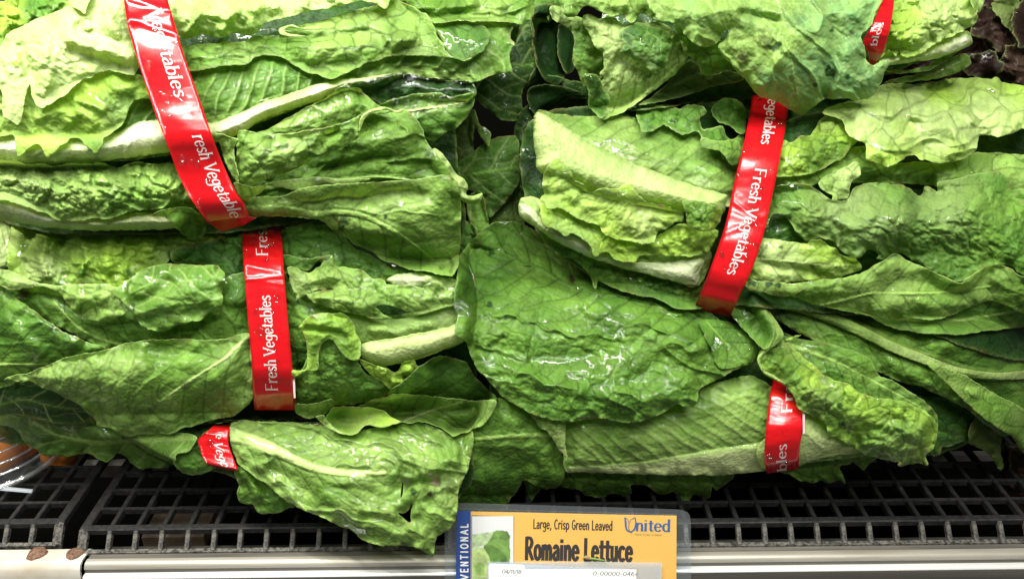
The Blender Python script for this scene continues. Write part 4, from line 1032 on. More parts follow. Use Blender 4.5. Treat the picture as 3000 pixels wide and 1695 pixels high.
# big blistered green leaf
leaf(R1, D((140, 1400), (160, 1320), (250, 1310), (410, 1312), (500, 1372), (585, 1425), (690, 1415), (740, 1330), (840, 1300), (980, 1300), (1120, 1330), (1195, 1385), (1240, 1320), (1325, 1362), (1330, 1300), (1450, 1265),
           (1600, 1230), (1750, 1220), (1830, 1280), (1870, 1390), (2000, 1480)) + H((2040, 400), (2040, 640), (1910, 610), (1850, 565), (1750, 545), (1650, 570), (1480, 670), (1400, 640), (1230, 570), (1080, 478), (1000, 470),
           (950, 512), (880, 505), (900, 470), (830, 442), (780, 492), (720, 492), (620, 440), (590, 390), (490, 362), (410, 385), (320, 300), (250, 210), (160, 195), (100, 290), (110, 170)), 'mid', 'green', h=12, dome=10, dw=60,
     bul=(1.35, 44), wet=.8, vein='d', net=.45, und=4, tilt=(0, 60), pale=[(2480, 610, 140, .45), (2760, 590, 100, .4), (2620, 640, 90, .3)], folds=[(H((300, 150), (700, 120), (1200, 200)), 5, 60), (H((650, 420), (1100, 260), (1700, 100)), 6, 70), (H((900, 470), (1200, 420), (1600, 560)), -4, 50)],
     label="large blistered mid green leaf right of the red band")
# pale leaf at the band and the long leaf below it
leaf(R1, H((-30, 520), (40, 365), (150, 362), (250, 380), (330, 385), (400, 398), (425, 370), (500, 362), (550, 410), (600, 430), (632, 480), (745, 500), (790, 572), (700, 612), (600, 645), (400, 662), (200, 675), (60, 672), (-30, 640)),
     'pale', 'lime', h=18, dome=6, dw=35, bul=(.6, 48), wet=.7, spots=[(2380, 782, 10, 'olive'), (2290, 725, 8, 'olive')], folds=[(H((0, 505), (200, 560), (500, 620)), -2.5, 16)], rib=H((-30, 505), (250, 520), (600, 560)), rw=(3, 2), rh=.8, ribtone='pale')
lf12 = leaf(R1, H((490, 840), (560, 780), (800, 700), (1400, 660), (2080, 700), (2080, 1000), (1950, 985), (1700, 1012), (1500, 1038), (1320, 1042), (1150, 1022), (1000, 992), (900, 952), (850, 912), (700, 885)), 'mid', 'green', h=8, dome=7, bul=(.7, 70),
     rib=H((500, 860), (1300, 945), (1800, 890), (2080, 800)), rw=(6, 4), rh=1.2, ribtone='light', vs=90, wet=.4)
leaf(R1, H((-20, 640), (60, 668), (280, 682), (500, 652), (650, 640), (800, 590), (950, 510), (1010, 470), (1060, 477), (1120, 520), (1225, 560), (1350, 622), (1440, 650), (1492, 675), (1540, 632), (1650, 570), (1750, 545), (1850, 575),
           (1912, 622), (2080, 660), (2080, 900), (1900, 880), (1700, 800), (1450, 900), (1300, 935), (1100, 930), (930, 930), (700, 850), (500, 842), (300, 770), (100, 745), (-20, 720)), 'light', 'mid', h=20, dome=8, dw=45,
     rib=H((495, 838), (700, 790), (870, 750), (1300, 745), (1700, 700)), rw=(5, 3), rh=1.4, ribtone='light', vs=85, va=.8, bul=(.6, 60), wet=.5, vein='d', pale=[(2600, 780, 90, .5), (2900, 800, 80, .4), (2400, 810, 80, .4)],
     folds=[(H((60, 700), (400, 680), (800, 640), (1000, 560)), 6, 40), (H((850, 700), (1200, 680), (1500, 720), (1800, 700)), -4, 35), (H((800, 850), (1300, 850), (1700, 770)), 3, 40)], label="long pale edged leaf running along the underside of the head")
leaf(R1, G((1640, 690), (1700, 660), (1960, 680), (2100, 700), (2000, 760), (1900, 770), (1700, 720)), 'light', 'olive', h=20, dome=3, bul=(.8, 24), spots=[(2200, 818, 22, 'deep'), (2250, 832, 14, 'deep'), (2280, 835, 12, 'deep')], wet=.3, res=2.5)
# pale leaf across the upper right
leaf(R1, D((500, 800), (620, 740), (760, 712), (850, 690), (920, 600), (1150, 592), (1300, 580), (1480, 552), (1600, 548), (1700, 560), (1750, 548), (1792, 580), (1880, 600), (1960, 620), (2060, 640), (2060, 900), (1940, 920),
           (1760, 972), (1632, 965), (1590, 1080), (1500, 1132), (1400, 1155), (1320, 1167), (1240, 1132), (1212, 1142), (1170, 1105), (1120, 1100), (1080, 1130), (990, 1192), (930, 1175), (880, 1162), (820, 1130), (812, 1030), (760, 1000),
           (680, 940), (640, 850)), 'pale', 'lime', h=24, dome=9, dw=55, bul=(.8, 60), wet=.9, vein='d', net=.8, ruf=4, crease=3, und=4.5, folds=[(D((1200, 1100), (1300, 1020), (1450, 980)), -4, 30), (D((700, 760), (1000, 780), (1200, 700)), 3, 30), (D((1000, 800), (1130, 850), (1200, 1050)), -2.5, 25)],
     label="pale yellow green leaf lying across the right side of the head")

bR1, _ = band("long red band of the middle right head with cracked glare across its lettering", W((1892, 240), (1884, 290), (1868, 370), (1848, 450), (1825, 560), (1795, 650), (1768, 720), (1745, 775)), W((1984, 245), (1980, 290), (1965, 380), (1947, 470), (1920, 590), (1890, 680), (1862, 740), (1836, 797)),
     [("Vegetables", -.02, .215, .44, .285, .135, .06), (T_, .325, .815, .44, .285, .135, .06)], curl1=16, drops=46, bow=5, creases=[(.53, .10, .9, .008), (.58, -.12, .8, .008), (.56, .04, .5, .02)])
# ================================================================== top right head
R0 = Head("romaine_lettuce", "top right romaine head with bruised bluish outer leaf, butt pointing right", "lettuce",
          [(1650, 60), (2250, 60), (2850, 120)], 280, 45, 30, G_R)
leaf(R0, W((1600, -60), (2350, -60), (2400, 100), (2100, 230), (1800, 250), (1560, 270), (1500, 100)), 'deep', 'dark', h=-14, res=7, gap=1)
# butt side, right of the band
leaf(R0, D((950, 590), (1100, 540), (1300, 490), (1450, 400), (1530, 388), (1562, 450), (1480, 512), (1300, 560), (1100, 585)), 'olive', 'mid', h=-4, dome=8, bul=(.2, 50), net=0, vein='', wet=.2)
leaf(R0, D((950, 490), (1100, 497), (1250, 468), (1320, 420), (1440, 370), (1500, 340), (1350, 462), (1270, 502), (1150, 515), (1050, 525), (970, 512)), 'light', 'mid', h=2, dome=3, bul=(.5, 30), res=2.5, ruf=3)
lfr = leaf(R0, D((880, 430), (1000, 330), (1300, 200), (1540, 220), (1572, 300), (1500, 350), (1350, 402), (1150, 442), (980, 465)), 'pale', 'lime', h=2, dome=8, bul=(.4, 40))
leaf(R0, D((880, 440), (1000, 405), (1150, 385), (1300, 320), (1450, 258), (1540, 248), (1572, 300), (1500, 352), (1350, 404), (1150, 444), (980, 466)), 'white', 'rib', h=5, dome=10, dw=25, bul=(.1, 60), net=0, vein='', wet=.2, und=.6, name='midrib',
     parent=lfr, gap=1.5)
leaf(R0, D((900, -40), (1560, -40), (1600, 60), (1602, 150), (1520, 222), (1440, 262), (1340, 300), (1250, 362), (1150, 402), (1070, 392), (1060, 350), (1030, 402), (980, 342), (925, 410), (880, 300)), 'lime', 'pale', h=12, dome=10, dw=45, bul=(2.0, 36),
     ruf=6, wet=.6, vein='', net=.2, edge=(5, 3), folds=[(D((1000, 330), (1200, 220), (1400, 0)), 5, 45), (D((1000, 100), (1200, 40)), -4, 30)], label="lime frilled inner leaf right of the band")
leaf(R0, D((1560, -40), (1660, -40), (1650, 20), (1620, 90), (1580, 60)), 'pale', 'light', h=6, bul=(.6, 30))
# left side leaves
leaf(R0, C((270, 50), (350, 55), (390, 120), (460, 118), (520, 150), (560, 240), (620, 340), (660, 400), (655, 480), (625, 520), (640, 570), (560, 560), (510, 620), (480, 560), (460, 500), (430, 440), (440, 330), (430, 240), (380, 190), (295, 145)),
     'light', 'green', h=-2, dome=5, ruf=4, wet=.3, pale=[(1640, 70, 50, .5)])
leaf(R0, C((900, 745), (1050, 640), (1250, 430), (1340, 470), (1400, 530), (1560, 500), (1650, 570), (1450, 610), (1200, 690), (1000, 735)), 'dark', 'olive', h=-6, dome=6, rib=C((920, 735), (1250, 560), (1600, 480)), rw=(7, 7), rh=2, ribtone='olive', bul=(.4, 50))
lfu = leaf(R0, C((503, 108), (545, 100), (620, 130), (720, 125), (790, 180), (900, 160), (1100, 180), (1240, 330), (1260, 400), (1240, 440), (1120, 560), (950, 690), (850, 765), (700, 830), (640, 850), (600, 805), (570, 740), (550, 650), (642, 560),
           (622, 520), (652, 480), (645, 380), (592, 340), (560, 260), (512, 190)), 'pale', 'light', h=8, dome=5, dw=35, bul=(.6, 46), wet=.25, vein='d', rib=C((660, 845), (850, 750), (1050, 600), (1240, 430)), rw=(8, 9), rh=2, ribtone='light', vs=60, va=1.0,
           folds=[(C((720, 400), (850, 480), (1000, 560)), -4, 25)], label="pale torn leaf with a dark folded tip left of the bruised leaf")
leaf(R0, C((760, 250), (800, 200), (900, 165), (1100, 225), (1142, 300), (1140, 330), (1118, 400), (1085, 480), (1035, 522), (980, 500), (900, 442), (830, 402), (768, 372), (792, 320)), 'green', 'dark', h=16, dome=7, dw=22, bul=(1.0, 34), wet=.6, vein='l',
     net=.5, rim=.5, tilt=(0, 60), name='folded_tip', parent=lfu, pale=[(1880, 195, 35, .3)])
leaf(R0, C((510, 540), (550, 525), (605, 532), (640, 590), (655, 640), (692, 710), (672, 812), (630, 848), (590, 802), (548, 758), (540, 640)), 'green', 'dark', h=18, dome=6, dw=20, bul=(1.0, 30), wet=.6, rim=.5, name='folded_edge', parent=lfu)
leaf(R0, C((340, -40), (980, -40), (1030, 60), (1060, 150), (1000, 140), (940, 100), (900, 110), (845, 162), (780, 112), (700, 118), (600, 62), (545, 45), (492, 62), (455, 112), (385, 112), (352, 60)), 'mid', 'light', h=14, dome=6, ruf=4, bul=(.7, 44),
     wet=.3, rim=.6)
leaf(R0, C((1150, 170), (1260, 200), (1400, 260), (1500, 300), (1560, 400), (1600, 490), (1480, 512), (1400, 535), (1352, 520), (1335, 470), (1300, 432), (1222, 362), (1198, 300)), 'green', 'mid', h=14, dome=6, wet=.4, bul=(.8, 38))
bR0, _ = band("red band of the top right head, mostly behind the bruised leaf", D((835, 470), (838, 400), (800, 290), (850, 200), (895, 100), (935, -40)), D((880, 460), (935, 385), (972, 270), (1000, 140), (1018, 0), (1022, -40)),
     [("bles", .28, .62, .60, -.285, .135, .06)], curl0=10, drops=5, lift=2)
# the bruised front leaf over its band
leaf(R0, C((930, -50), (960, 0), (1000, 90), (1050, 160), (1120, 165), (1185, 190), (1240, 260), (1300, 322), (1400, 330), (1470, 292), (1492, 235), (1545, 208), (1500, 290), (1462, 335), (1520, 422), (1570, 482), (1640, 542), (1700, 622),
           (1760, 682), (1850, 720)) + D((160, 718), (270, 770), (360, 812), (450, 752), (520, 700), (590, 705), (680, 700), (760, 714), (850, 690), (920, 602), (950, 502), (992, 442), (930, 425), (870, 462), (822, 420), (812, 330), (785, 250),
           (852, 190), (880, 100), (930, -50)), 'blue', 'light', h=26, dome=11, dw=70, bul=(.9, 46), wet=.55, vein='l', net=.9, ruf=3, und=4, rib=D((-300, -60), (0, 60), (250, 320), (330, 700)), rw=(3, 1.5), rh=.6, ribtone='light', crease=2.5, vs=90, vamp=.9,
     spots=[(2245, 120, 34, 'olive'), (2270, 135, 22, 'deep'), (2180, 165, 24, 'olive'), (2170, 170, 12, 'redbr'), (2430, 215, 18, 'deep'), (2425, 200, 12, 'deep'), (2485, 225, 10, 'deep'), (2440, 90, 10, 'deep'), (2390, 250, 9, 'deep'), (2290, 155, 9, 'deep')],
     folds=[(D((-100, 90), (100, 130), (220, 170)), -4, 14), (D((500, 760), (560, 560), (600, 300), (570, 100)), -4, 22), (C((1100, 60), (1400, 100), (1700, 60)), 4, 60), (D((250, 400), (100, 560), (0, 650)), 2, 30)],
     label="bruised bluish green outer leaf with dark tears")
# ================================================================== top left head
L1 = Head("romaine_lettuce", "top left romaine head, brightly lit, with long red band printed in white", "lettuce",
          [(-60, 330), (650, 330), (1500, 330)], 440, 52, 38, G_R, W((365, -40), (420, 200), (500, 400), (590, 580)))
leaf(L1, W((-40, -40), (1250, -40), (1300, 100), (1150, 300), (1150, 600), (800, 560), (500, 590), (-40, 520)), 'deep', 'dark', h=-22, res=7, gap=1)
# tip leaves at the right, behind
lfe = leaf(L1, A((-80, 900), (600, 850), (1000, 700), (1250, 560), (1480, 440), (1700, 400), (1980, 380)) + B((300, 300), (700, 200), (1200, 140), (1590, 140), (1712, 150), (1690, 232), (1700, 260), (1728, 290), (1705, 330), (1692, 360), (1702, 482),
             (1640, 490), (1580, 500), (1440, 545), (1300, 530), (1150, 525), (1080, 520), (950, 500), (760, 565), (600, 590), (420, 660), (0, 830)) + A((1200, 1100), (700, 1150), (-80, 1120)), 'green', 'mid', h=4, dome=6, dw=60,
     rib=A((-80, 1050), (500, 1060), (1200, 960)) + B((0, 770), (420, 620), (640, 545), (1000, 470), (1420, 520)), rw=(40, 6), rh=2, ribtone='light', halo=.6, vs=52, va=.6, vamp=1.2, pleat=3.6, bul=(.4, 46), net=.25, vein='l', wet=.6,
     pale=[(1440, 110, 60, .3), (1400, 170, 60, .3)])
leaf(L1, A((-80, 960), (120, 962), (450, 980), (800, 940), (950, 880), (1100, 850), (1250, 830), (1500, 870), (1700, 800), (1940, 690)) + B((0, 685), (200, 630), (420, 558), (600, 522), (760, 510), (900, 492), (780, 545), (600, 588), (420, 665), (200, 740), (0, 822)) +
     A((1700, 960), (1500, 1020), (1210, 1085), (1000, 1110), (700, 1148), (400, 1165), (100, 1160), (-80, 1120)), 'white', 'rib', h=10, dome=15, dw=46, bul=(.1, 60), net=0, vein='', und=.6, ruf=.4, rim=.05, wet=.45, name='midrib', parent=lfe, gap=2,
     label="long pale rib crossing under the band")
leaf(L1, B((640, 560), (800, 520), (1000, 490), (1200, 530), (1440, 545), (1460, 640), (1300, 660), (1000, 660), (860, 700), (760, 660)), 'deep', 'dark', h=2, bul=(.5, 40), wet=.9, gap=1)  # deep tone puts the shadow under the long tip leaf into the colour
leaf(L1, B((1190, 150), (1400, 140), (1550, 200), (1530, 320), (1450, 380), (1400, 405), (1300, 380), (1250, 290)), 'dark', 'green', h=10, bul=(.8, 44), wet=1.0)
# bottom left: rib, blistered roll
lfn = leaf(L1, E((-60, 20), (200, 40), (800, 120), (1350, 60), (1500, 180), (1300, 260), (1240, 285), (1000, 302), (700, 302), (500, 298), (200, 262), (-60, 200)), 'light', 'mid', h=4, dome=10, bul=(.4, 50))
leaf(L1, E((-60, 40), (150, 80), (300, 160), (450, 200), (800, 210), (900, 185), (1100, 180), (1260, 200), (1250, 284), (1000, 303), (700, 302), (500, 297), (200, 261), (-60, 195)), 'white', 'rib', h=12, dome=13, dw=34, bul=(.1, 60), net=0, vein='', und=.6,
     ruf=.4, rim=.05, wet=.3, name='midrib', parent=lfn, gap=2, pale=[(400, 645, 70, .5)])
leaf(L1, A((-60, 1150), (100, 1135), (200, 1160), (300, 1155), (410, 1170), (520, 1150), (640, 1155), (740, 1160), (830, 1200), (900, 1165), (980, 1145), (1100, 1165), (1250, 1165), (1330, 1300), (1400, 1480)) +
     E((1400, 80), (1340, 95), (1250, 100), (1130, 150), (1000, 160), (900, 175), (850, 200), (780, 222), (660, 215), (560, 242), (480, 240), (400, 232), (330, 180), (250, 160), (170, 130), (100, 102), (-60, 60)), 'light', 'mid', h=14, dome=15, dw=60, bul=(2.6, 38),
     ruf=5, wet=.5, vein='d', net=.35, und=4, edge=(4, 2), pale=[(60, 520, 160, .45), (10, 620, 60, .4)], tilt=(0, 90), crease=2.0, label="rolled leaf covered in deep blisters")
leaf(L1, E((1080, 200), (1130, 165), (1220, 145), (1310, 140), (1400, 165), (1472, 240), (1462, 312), (1440, 345), (1392, 377), (1340, 360), (1290, 330), (1250, 285), (1230, 245), (1180, 215)), 'mid', 'green', h=8, dome=7, dw=25, bul=(.7, 40), wet=.8, vein='d')
# right of the band, lower leaves
leaf(L1, B((640, 720), (830, 700), (900, 660), (990, 640), (1100, 620), (1200, 618), (1320, 640), (1452, 618), (1455, 700), (1420, 760), (1400, 792), (1330, 862), (1270, 880), (1210, 925), (1170, 948), (1000, 960), (760, 900)), 'mid', 'green', h=2, dome=9, dw=50,
     bul=(.6, 52), wet=.6, vein='d', rib=B((660, 760), (1000, 740), (1400, 680)), rw=(3, 2), vs=70)
leaf(L1, B((1180, 990), (1240, 1020), (1300, 1100), (1335, 1160), (1390, 1195), (1412, 1250), (1400, 1290), (1440, 1305), (1505, 1285), (1500, 1330), (1465, 1358), (1410, 1358), (1355, 1320), (1320, 1260), (1250, 1190), (1180, 1080)), 'light', 'pale', h=6,
     dome=4, dw=10, bul=(.2, 30), net=0, res=2.3, wet=.3, name='leaf_edge', rim=.6, edge=(1, .5))
leaf(L1, B((-120, 1330), (60, 1180), (400, 1030), (680, 890), (720, 760), (850, 712), (925, 735), (985, 722), (1020, 745), (1060, 780), (1110, 860), (1130, 920), (1155, 965), (1230, 1050), (1270, 1120), (1300, 1175), (1345, 1250), (1365, 1290), (1200, 1290), (960, 1260), (760, 1300),
           (430, 1330), (200, 1380), (-120, 1480)), 'mid', 'green', h=8, dome=8, dw=55, bul=(.6, 54), wet=.5, vein='d', rib=B((30, 1260), (300, 1210), (560, 1200), (800, 1180), (1000, 1200), (1180, 1260)), rw=(9, 2), rh=2, ribtone='light', halo=1.5, vs=80, va=1.0, crease=3,
     pale=[(1180, 380, 60, .35), (1130, 400, 60, .2)], folds=[(B((400, 1130), (650, 1080), (930, 1040)), -5, 14), (B((600, 950), (900, 900), (1080, 900)), 4, 40), (B((900, 1060), (1150, 1120), (1300, 1200)), -3, 26)])
leaf(L1, B((60, 1230), (200, 1200), (430, 1180), (600, 1190), (760, 1190), (660, 1230), (450, 1255), (440, 1285), (400, 1295), (250, 1262)), 'light', 'olive', h=14, dome=4, dw=16, bul=(.3, 40), wet=.6, net=.3, gap=2)
lfm = leaf(L1, F((-300, 100), (0, 60), (200, 50), (350, -10), (700, -30), (1100, -60), (1350, -90), (1430, -40), (1452, 60), (1455, 150), (1450, 280), (1452, 400), (1440, 520), (1425, 570), (1392, 627), (1300, 612), (1200, 592), (1130, 590), (1050, 572), (980, 540), (900, 512), (800, 450),
           (700, 402), (650, 360), (620, 342), (590, 310), (545, 292), (520, 270), (450, 235), (330, 215), (200, 205), (100, 202), (-300, 190)), 'light', 'mid', h=14, dome=11, dw=70, bul=(.6, 46), wet=.45, vein='d', net=1.0,
     rib=F((-300, 170), (0, 160), (250, 160), (420, 190), (560, 175), (760, 200), (1050, 350), (1320, 560)), rw=(14, 2), rh=2.4, ribtone='light', halo=1.2, vs=74, va=.7, vamp=.8, pale=[(1230, 600, 120, .3), (1130, 640, 80, .3), (1290, 690, 80, .3)],
     spots=[(1012, 652, 22, 'deep'), (1030, 662, 14, 'olive'), (1000, 672, 14, 'deep'), (1128, 638, 8, 'deep')], folds=[(F((560, 260), (800, 300), (1050, 360)), 4, 26), (F((300, 60), (700, 60), (1300, 30)), -4, 30), (F((700, 380), (900, 420), (1050, 360)), -3, 20)],
     label="large light green leaf with a clear dark vein net below the band")
# folded leaf beside the band
leaf(L1, B((-60, 900), (80, 860), (290, 735), (400, 685), (500, 620), (590, 565), (630, 582), (690, 590), (760, 655), (830, 705), (920, 742), (800, 760), (720, 770), (600, 850), (480, 880), (200, 920), (-60, 950)), 'light', 'mid', h=16, dome=7, dw=45, bul=(.6, 44),
     wet=.7, vein='d', rib=B((40, 870), (300, 850), (470, 780), (480, 700)), rw=(2, 2), rh=.5, vs=52, net=.7, ribtone='mid')
leaf(L1, B((-120, 880), (0, 885), (120, 890), (300, 870), (480, 842), (600, 810), (700, 760), (690, 820), (682, 905), (640, 940), (570, 982), (480, 1010), (400, 1042), (340, 1070), (292, 1112), (200, 1150), (100, 1182), (0, 1222), (-120, 1300)), 'light', 'mid', h=22, dome=10, dw=45,
     bul=(1.2, 46), wet=.5, vein='d', pale=[(870, 400, 60, .2)], folds=[(B((380, 1010), (470, 920), (560, 850)), -5, 14)])
leaf(L1, B((700, 780), (740, 740), (850, 712), (940, 738), (990, 722), (960, 752), (860, 735), (780, 750), (720, 800), (690, 880), (685, 830)), 'pale', 'lime', h=24, dome=2, dw=8, bul=(.1, 30), net=0, res=2.3, wet=.2, name='leaf_edge', edge=(1, .5))
leaf(L1, A((1510, 955), (1560, 950), (1640, 975), (1700, 990), (1660, 1060), (1700, 1300), (1600, 1160), (1560, 1010)), 'light', 'mid', h=22, dome=3, bul=(.5, 26), wet=.5)
leaf(L1, E((1660, -40), (1800, -10), (1900, -30), (1850, 40), (1800, 70), (1765, 92), (1700, 60)), 'light', 'mid', h=22, dome=4, bul=(.4, 40), wet=.3)
# upper leaves right of the band
leaf(L1, B((680, -40), (1990, -40), (1862, 0), (1850, 60), (1842, 110), (1780, 172), (1720, 155), (1650, 148), (1500, 145), (1400, 140), (1180, 152), (1100, 90), (1020, 40), (900, 40)), 'mid', 'light', h=4, dome=8, dw=35, bul=(.9, 50), wet=.6, vein='d', crease=2.5, und=4,
     folds=[(B((1000, 60), (1250, 50), (1480, 0)), 6, 30), (B((1200, 120), (1500, 90), (1800, 80)), -2, 30)], rim=.4)
leaf(L1, A((1250, 560), (1280, 420), (1300, 330)) + B((-60, 270), (0, 240), (150, 235), (150, 205), (200, 170), (330, 160), (500, 120), (700, 60), (870, 20), (940, 0), (1040, 40), (1090, 75), (1132, 92), (1165, 140), (1190, 200), (1200, 240), (1250, 290), (1262, 330), (1320, 385), (1380, 403),
           (1440, 375), (1445, 390), (1390, 408), (1330, 398), (1200, 377), (1080, 372), (920, 372), (820, 400), (720, 422), (670, 460), (620, 484), (560, 512), (500, 523), (430, 510), (350, 482), (290, 450), (200, 402), (90, 372), (0, 382), (-60, 430)) +
     A((1560, 470), (1440, 500), (1330, 510)), 'light', 'mid', h=10, dome=8, dw=45, bul=(.9, 48), wet=.6, vein='d', rim=.4,
     folds=[(B((60, 260), (300, 250), (560, 240), (800, 220)), -5, 16), (B((200, 330), (500, 290), (800, 310), (1080, 260)), 5, 34), (B((640, 265), (760, 235), (860, 290)), -6, 14), (B((300, 400), (500, 380), (700, 380)), 3, 22), (B((840, 250), (1000, 260), (1100, 240)), 4, 24),
            (B((880, 350), (900, 250), (980, 100)), -3, 14)], pale=[(1100, 80, 50, .35), (1230, 150, 50, .25)])
leaf(L1, B((150, 205), (165, 185), (240, 165), (300, 185), (420, 170), (440, 190), (330, 195), (240, 180), (190, 205), (230, 225), (330, 240), (250, 245), (170, 235)), 'pale', 'light', h=18, dome=2, dw=8, bul=(.1, 30), net=0, res=2.3, wet=.2, name='leaf_edge', edge=(1, .5))
leaf(L1, A((1150, -60), (1300, -40), (2100, -60)) + B((960, -60), (900, 0), (880, 40), (860, 62), (800, 30), (700, 2), (650, 12), (560, 40), (480, 62), (400, 72), (330, 82), (220, 112), (150, 125), (100, 142), (0, 192), (-40, 200)) +
     A((1850, 205), (1780, 252), (1700, 240), (1640, 242), (1560, 272), (1500, 255), (1440, 252), (1360, 270), (1290, 282), (1240, 250), (1200, 200)), 'pale', 'light', h=18, dome=11, dw=55, bul=(1.6, 46), wet=.55, vein='', net=.4, und=4, ruf=4,
     folds=[(A((1240, 130), (1500, 100), (1900, 60)), 4, 30), (A((1300, 250), (1400, 130), (1460, 0)), 4, 16), (A((1560, 240), (1640, 120), (1700, 0)), 4, 16), (A((1780, 230), (1800, 100), (1850, 0)), 3, 16)], label="wrinkled pale leaf at the top right of the band")
# left of the band
leaf(L1, A((-60, 560), (200, 540), (560, 570), (780, 490), (950, 520), (1040, 560), (1090, 690), (1000, 700), (950, 722), (915, 780), (890, 850), (850, 900), (790, 950), (740, 985), (720, 1040), (680, 1102), (640, 1060), (600, 1030), (560, 985), (500, 985), (470, 1015), (440, 1030), (390, 1080),
           (340, 1117), (300, 1060), (270, 1030), (210, 1050), (130, 1117), (110, 1040), (95, 960), (-60, 960)), 'lime', 'mid', h=16, dome=7, dw=40, bul=(.9, 50), wet=.6, vein='', net=.3, und=5, edge=(3, 1.5),
     pale=[(60, 330, 90, .35), (330, 360, 60, .3), (150, 420, 60, .3)], folds=[(A((500, 700), (640, 740), (760, 800)), 3, 16), (A((520, 780), (620, 830), (700, 900)), 3, 14), (A((230, 850), (420, 800), (520, 900)), 3, 18)], ruf=3)
leaf(L1, A((-60, 60), (0, 20), (60, 0), (200, -40), (560, -40), (540, 20), (480, 60), (300, 140), (120, 240), (40, 310), (-60, 360)), 'lime', 'green', h=4, dome=6, bul=(2.2, 34), ruf=7, wet=.4, edge=(6, 3), vein='', net=.2, label="frilled yellow green leaf at the top left corner")
leaf(L1, A((-60, 360), (0, 340), (50, 240), (150, 190), (300, 120), (430, 70), (520, 20), (640, -20), (760, -40), (930, -40), (960, 300), (1010, 470), (985, 480), (950, 532), (880, 522), (780, 505), (710, 520), (640, 552), (590, 560), (560, 592), (500, 652), (460, 680), (430, 692), (360, 740), (300, 772),
           (262, 760), (240, 722), (222, 670), (212, 600), (190, 650), (170, 745), (155, 830), (130, 892), (80, 860), (30, 832), (15, 740), (10, 650), (-60, 600)), 'pale', 'rib', h=22, dome=11, dw=60, bul=(.9, 54), wet=.45, vein='', net=.25, und=4, edge=(3, 1.2), ruf=3,
     pale=[(60, 200, 110, .5), (150, 130, 100, .4)], spots=[(58, 165, 12, 'lime'), (45, 185, 10, 'lime')], folds=[(A((430, 230), (600, 330), (800, 370), (980, 430)), 5, 26), (A((470, 330), (640, 400), (900, 470)), -4, 20), (A((520, 160), (700, 260), (900, 320)), -4, 24),
     (A((600, 110), (620, 220)), 4, 14), (A((740, 40), (800, 200), (900, 300)), 3, 18), (A((300, 200), (330, 400), (300, 700)), 3, 24), (A((120, 300), (200, 500), (215, 600)), -3, 16)], label="almost white leaf with two hanging points left of the band")
leaf(L1, A((470, -60), (650, -60), (642, 0), (622, 60), (602, 102), (575, 80), (545, 60), (500, 30)), 'pale', 'rib', h=28, dome=4, bul=(.4, 40), wet=.3, vein='', net=.2)
bL1, _ = band("longest red band on the top left head with white glare near its top", A((868, -60), (880, 0), (905, 170), (945, 320), (1000, 500), (1060, 680), (1120, 850), (1190, 1030), (1260, 1220), (1330, 1370)) + E((1385, 120), (1470, 240)),
     A((1180, -60), (1192, 0), (1250, 200), (1310, 400), (1380, 600), (1450, 800), (1520, 1000), (1600, 1200), (1680, 1370)) + E((1740, 120), (1768, 206)),
     [("Vegetables", .075, .455, .52, .285, .135, .06), ("resh Vegetable", .62, 1.0, .58, .285, .135, .06)], curl1=5, drops=40, bow=9, creases=[(.05, .06, 1.4, .012), (.10, -.05, 1.6, .02), (.145, .08, 1.2, .014)])
fold = E((1470, 240), (1600, 222), (1768, 206), (1830, 208), (1740, 262), (1640, 292), (1580, 312), (1530, 285))
fp = np.array(fold); hb = hm_sample(fp[:, 0], fp[:, 1], 1, 1)
hh_ = np.array([hb[0] - 1, hb[1] - 1, hb[2] - 1, hb[0] - 9, hb[0] - 11, hb[0] - 13, hb[0] - 13, hb[0] - 10])
add_mesh("folded_end", place(fp[:, 0], fp[:, 1], hh_) - np.array(bL1.location), [(0, 1, 6, 7), (1, 2, 4, 5), (2, 3, 4), (1, 5, 6)], MAT_RED, bL1)

# ================================================================== shelf, rail, sign
def on_plane(px, py, z):
    r = FWD + RIGHT * (px - 1500) / FPX - UP * (py - 847.5) / FPX
    t = (z - CAM[2]) / r[2]
    return CAM + r * t


def box(co, f, x0, x1, y0, y1, z0, z1):
    k = len(co)
    co += [(x0, y0, z0), (x1, y0, z0), (x1, y1, z0), (x0, y1, z0), (x0, y0, z1), (x1, y0, z1), (x1, y1, z1), (x0, y1, z1)]
    f += [(k, k + 3, k + 2, k + 1), (k + 4, k + 5, k + 6, k + 7), (k, k + 1, k + 5, k + 4), (k + 1, k + 2, k + 6, k + 5), (k + 2, k + 3, k + 7, k + 6), (k + 3, k, k + 4, k + 7)]


MAT_GR = simple("grille_plastic", (0.006, 0.0065, 0.007), 0.5, noise=1.2, nscale=260, col2=(0.030, 0.029, 0.028), bump=0.5, spec=.22)
MAT_GRW = simple("grille_worn", (0.025, 0.025, 0.025), 0.5, noise=2.4, nscale=330, col2=(0.16, 0.15, 0.13), bump=0.5, spec=.2)
MAT_DK = simple("dark_case", (0.002, 0.002, 0.002), 1.0, noise=0.5, nscale=20, col2=(0.004, 0.004, 0.003), spec=0.0)
MAT_AL = simple("aluminium_rail", (0.46, 0.44, 0.38), 0.42, metal=0.35, noise=0.9, nscale=30, col2=(0.27, 0.24, 0.19), bump=0.15, stretch=(0.35, 5, 5))
MAT_ALG = simple("grimy_rail_top", (0.22, 0.20, 0.17), 0.6, metal=0.2, noise=1.0, nscale=40, col2=(0.05, 0.045, 0.04), bump=0.3, stretch=(0.2, 4, 4))
MAT_PIPE = simple("grey_pipe", (0.20, 0.19, 0.17), 0.5, metal=.3, noise=.8, nscale=60, col2=(0.09, .085, .075), stretch=(.3, 3, 3))
MAT_CAP = simple("white_painted_metal", (0.64, 0.62, 0.57), 0.4, noise=1.1, nscale=30, col2=(0.47, 0.40, 0.30), bump=0.1)
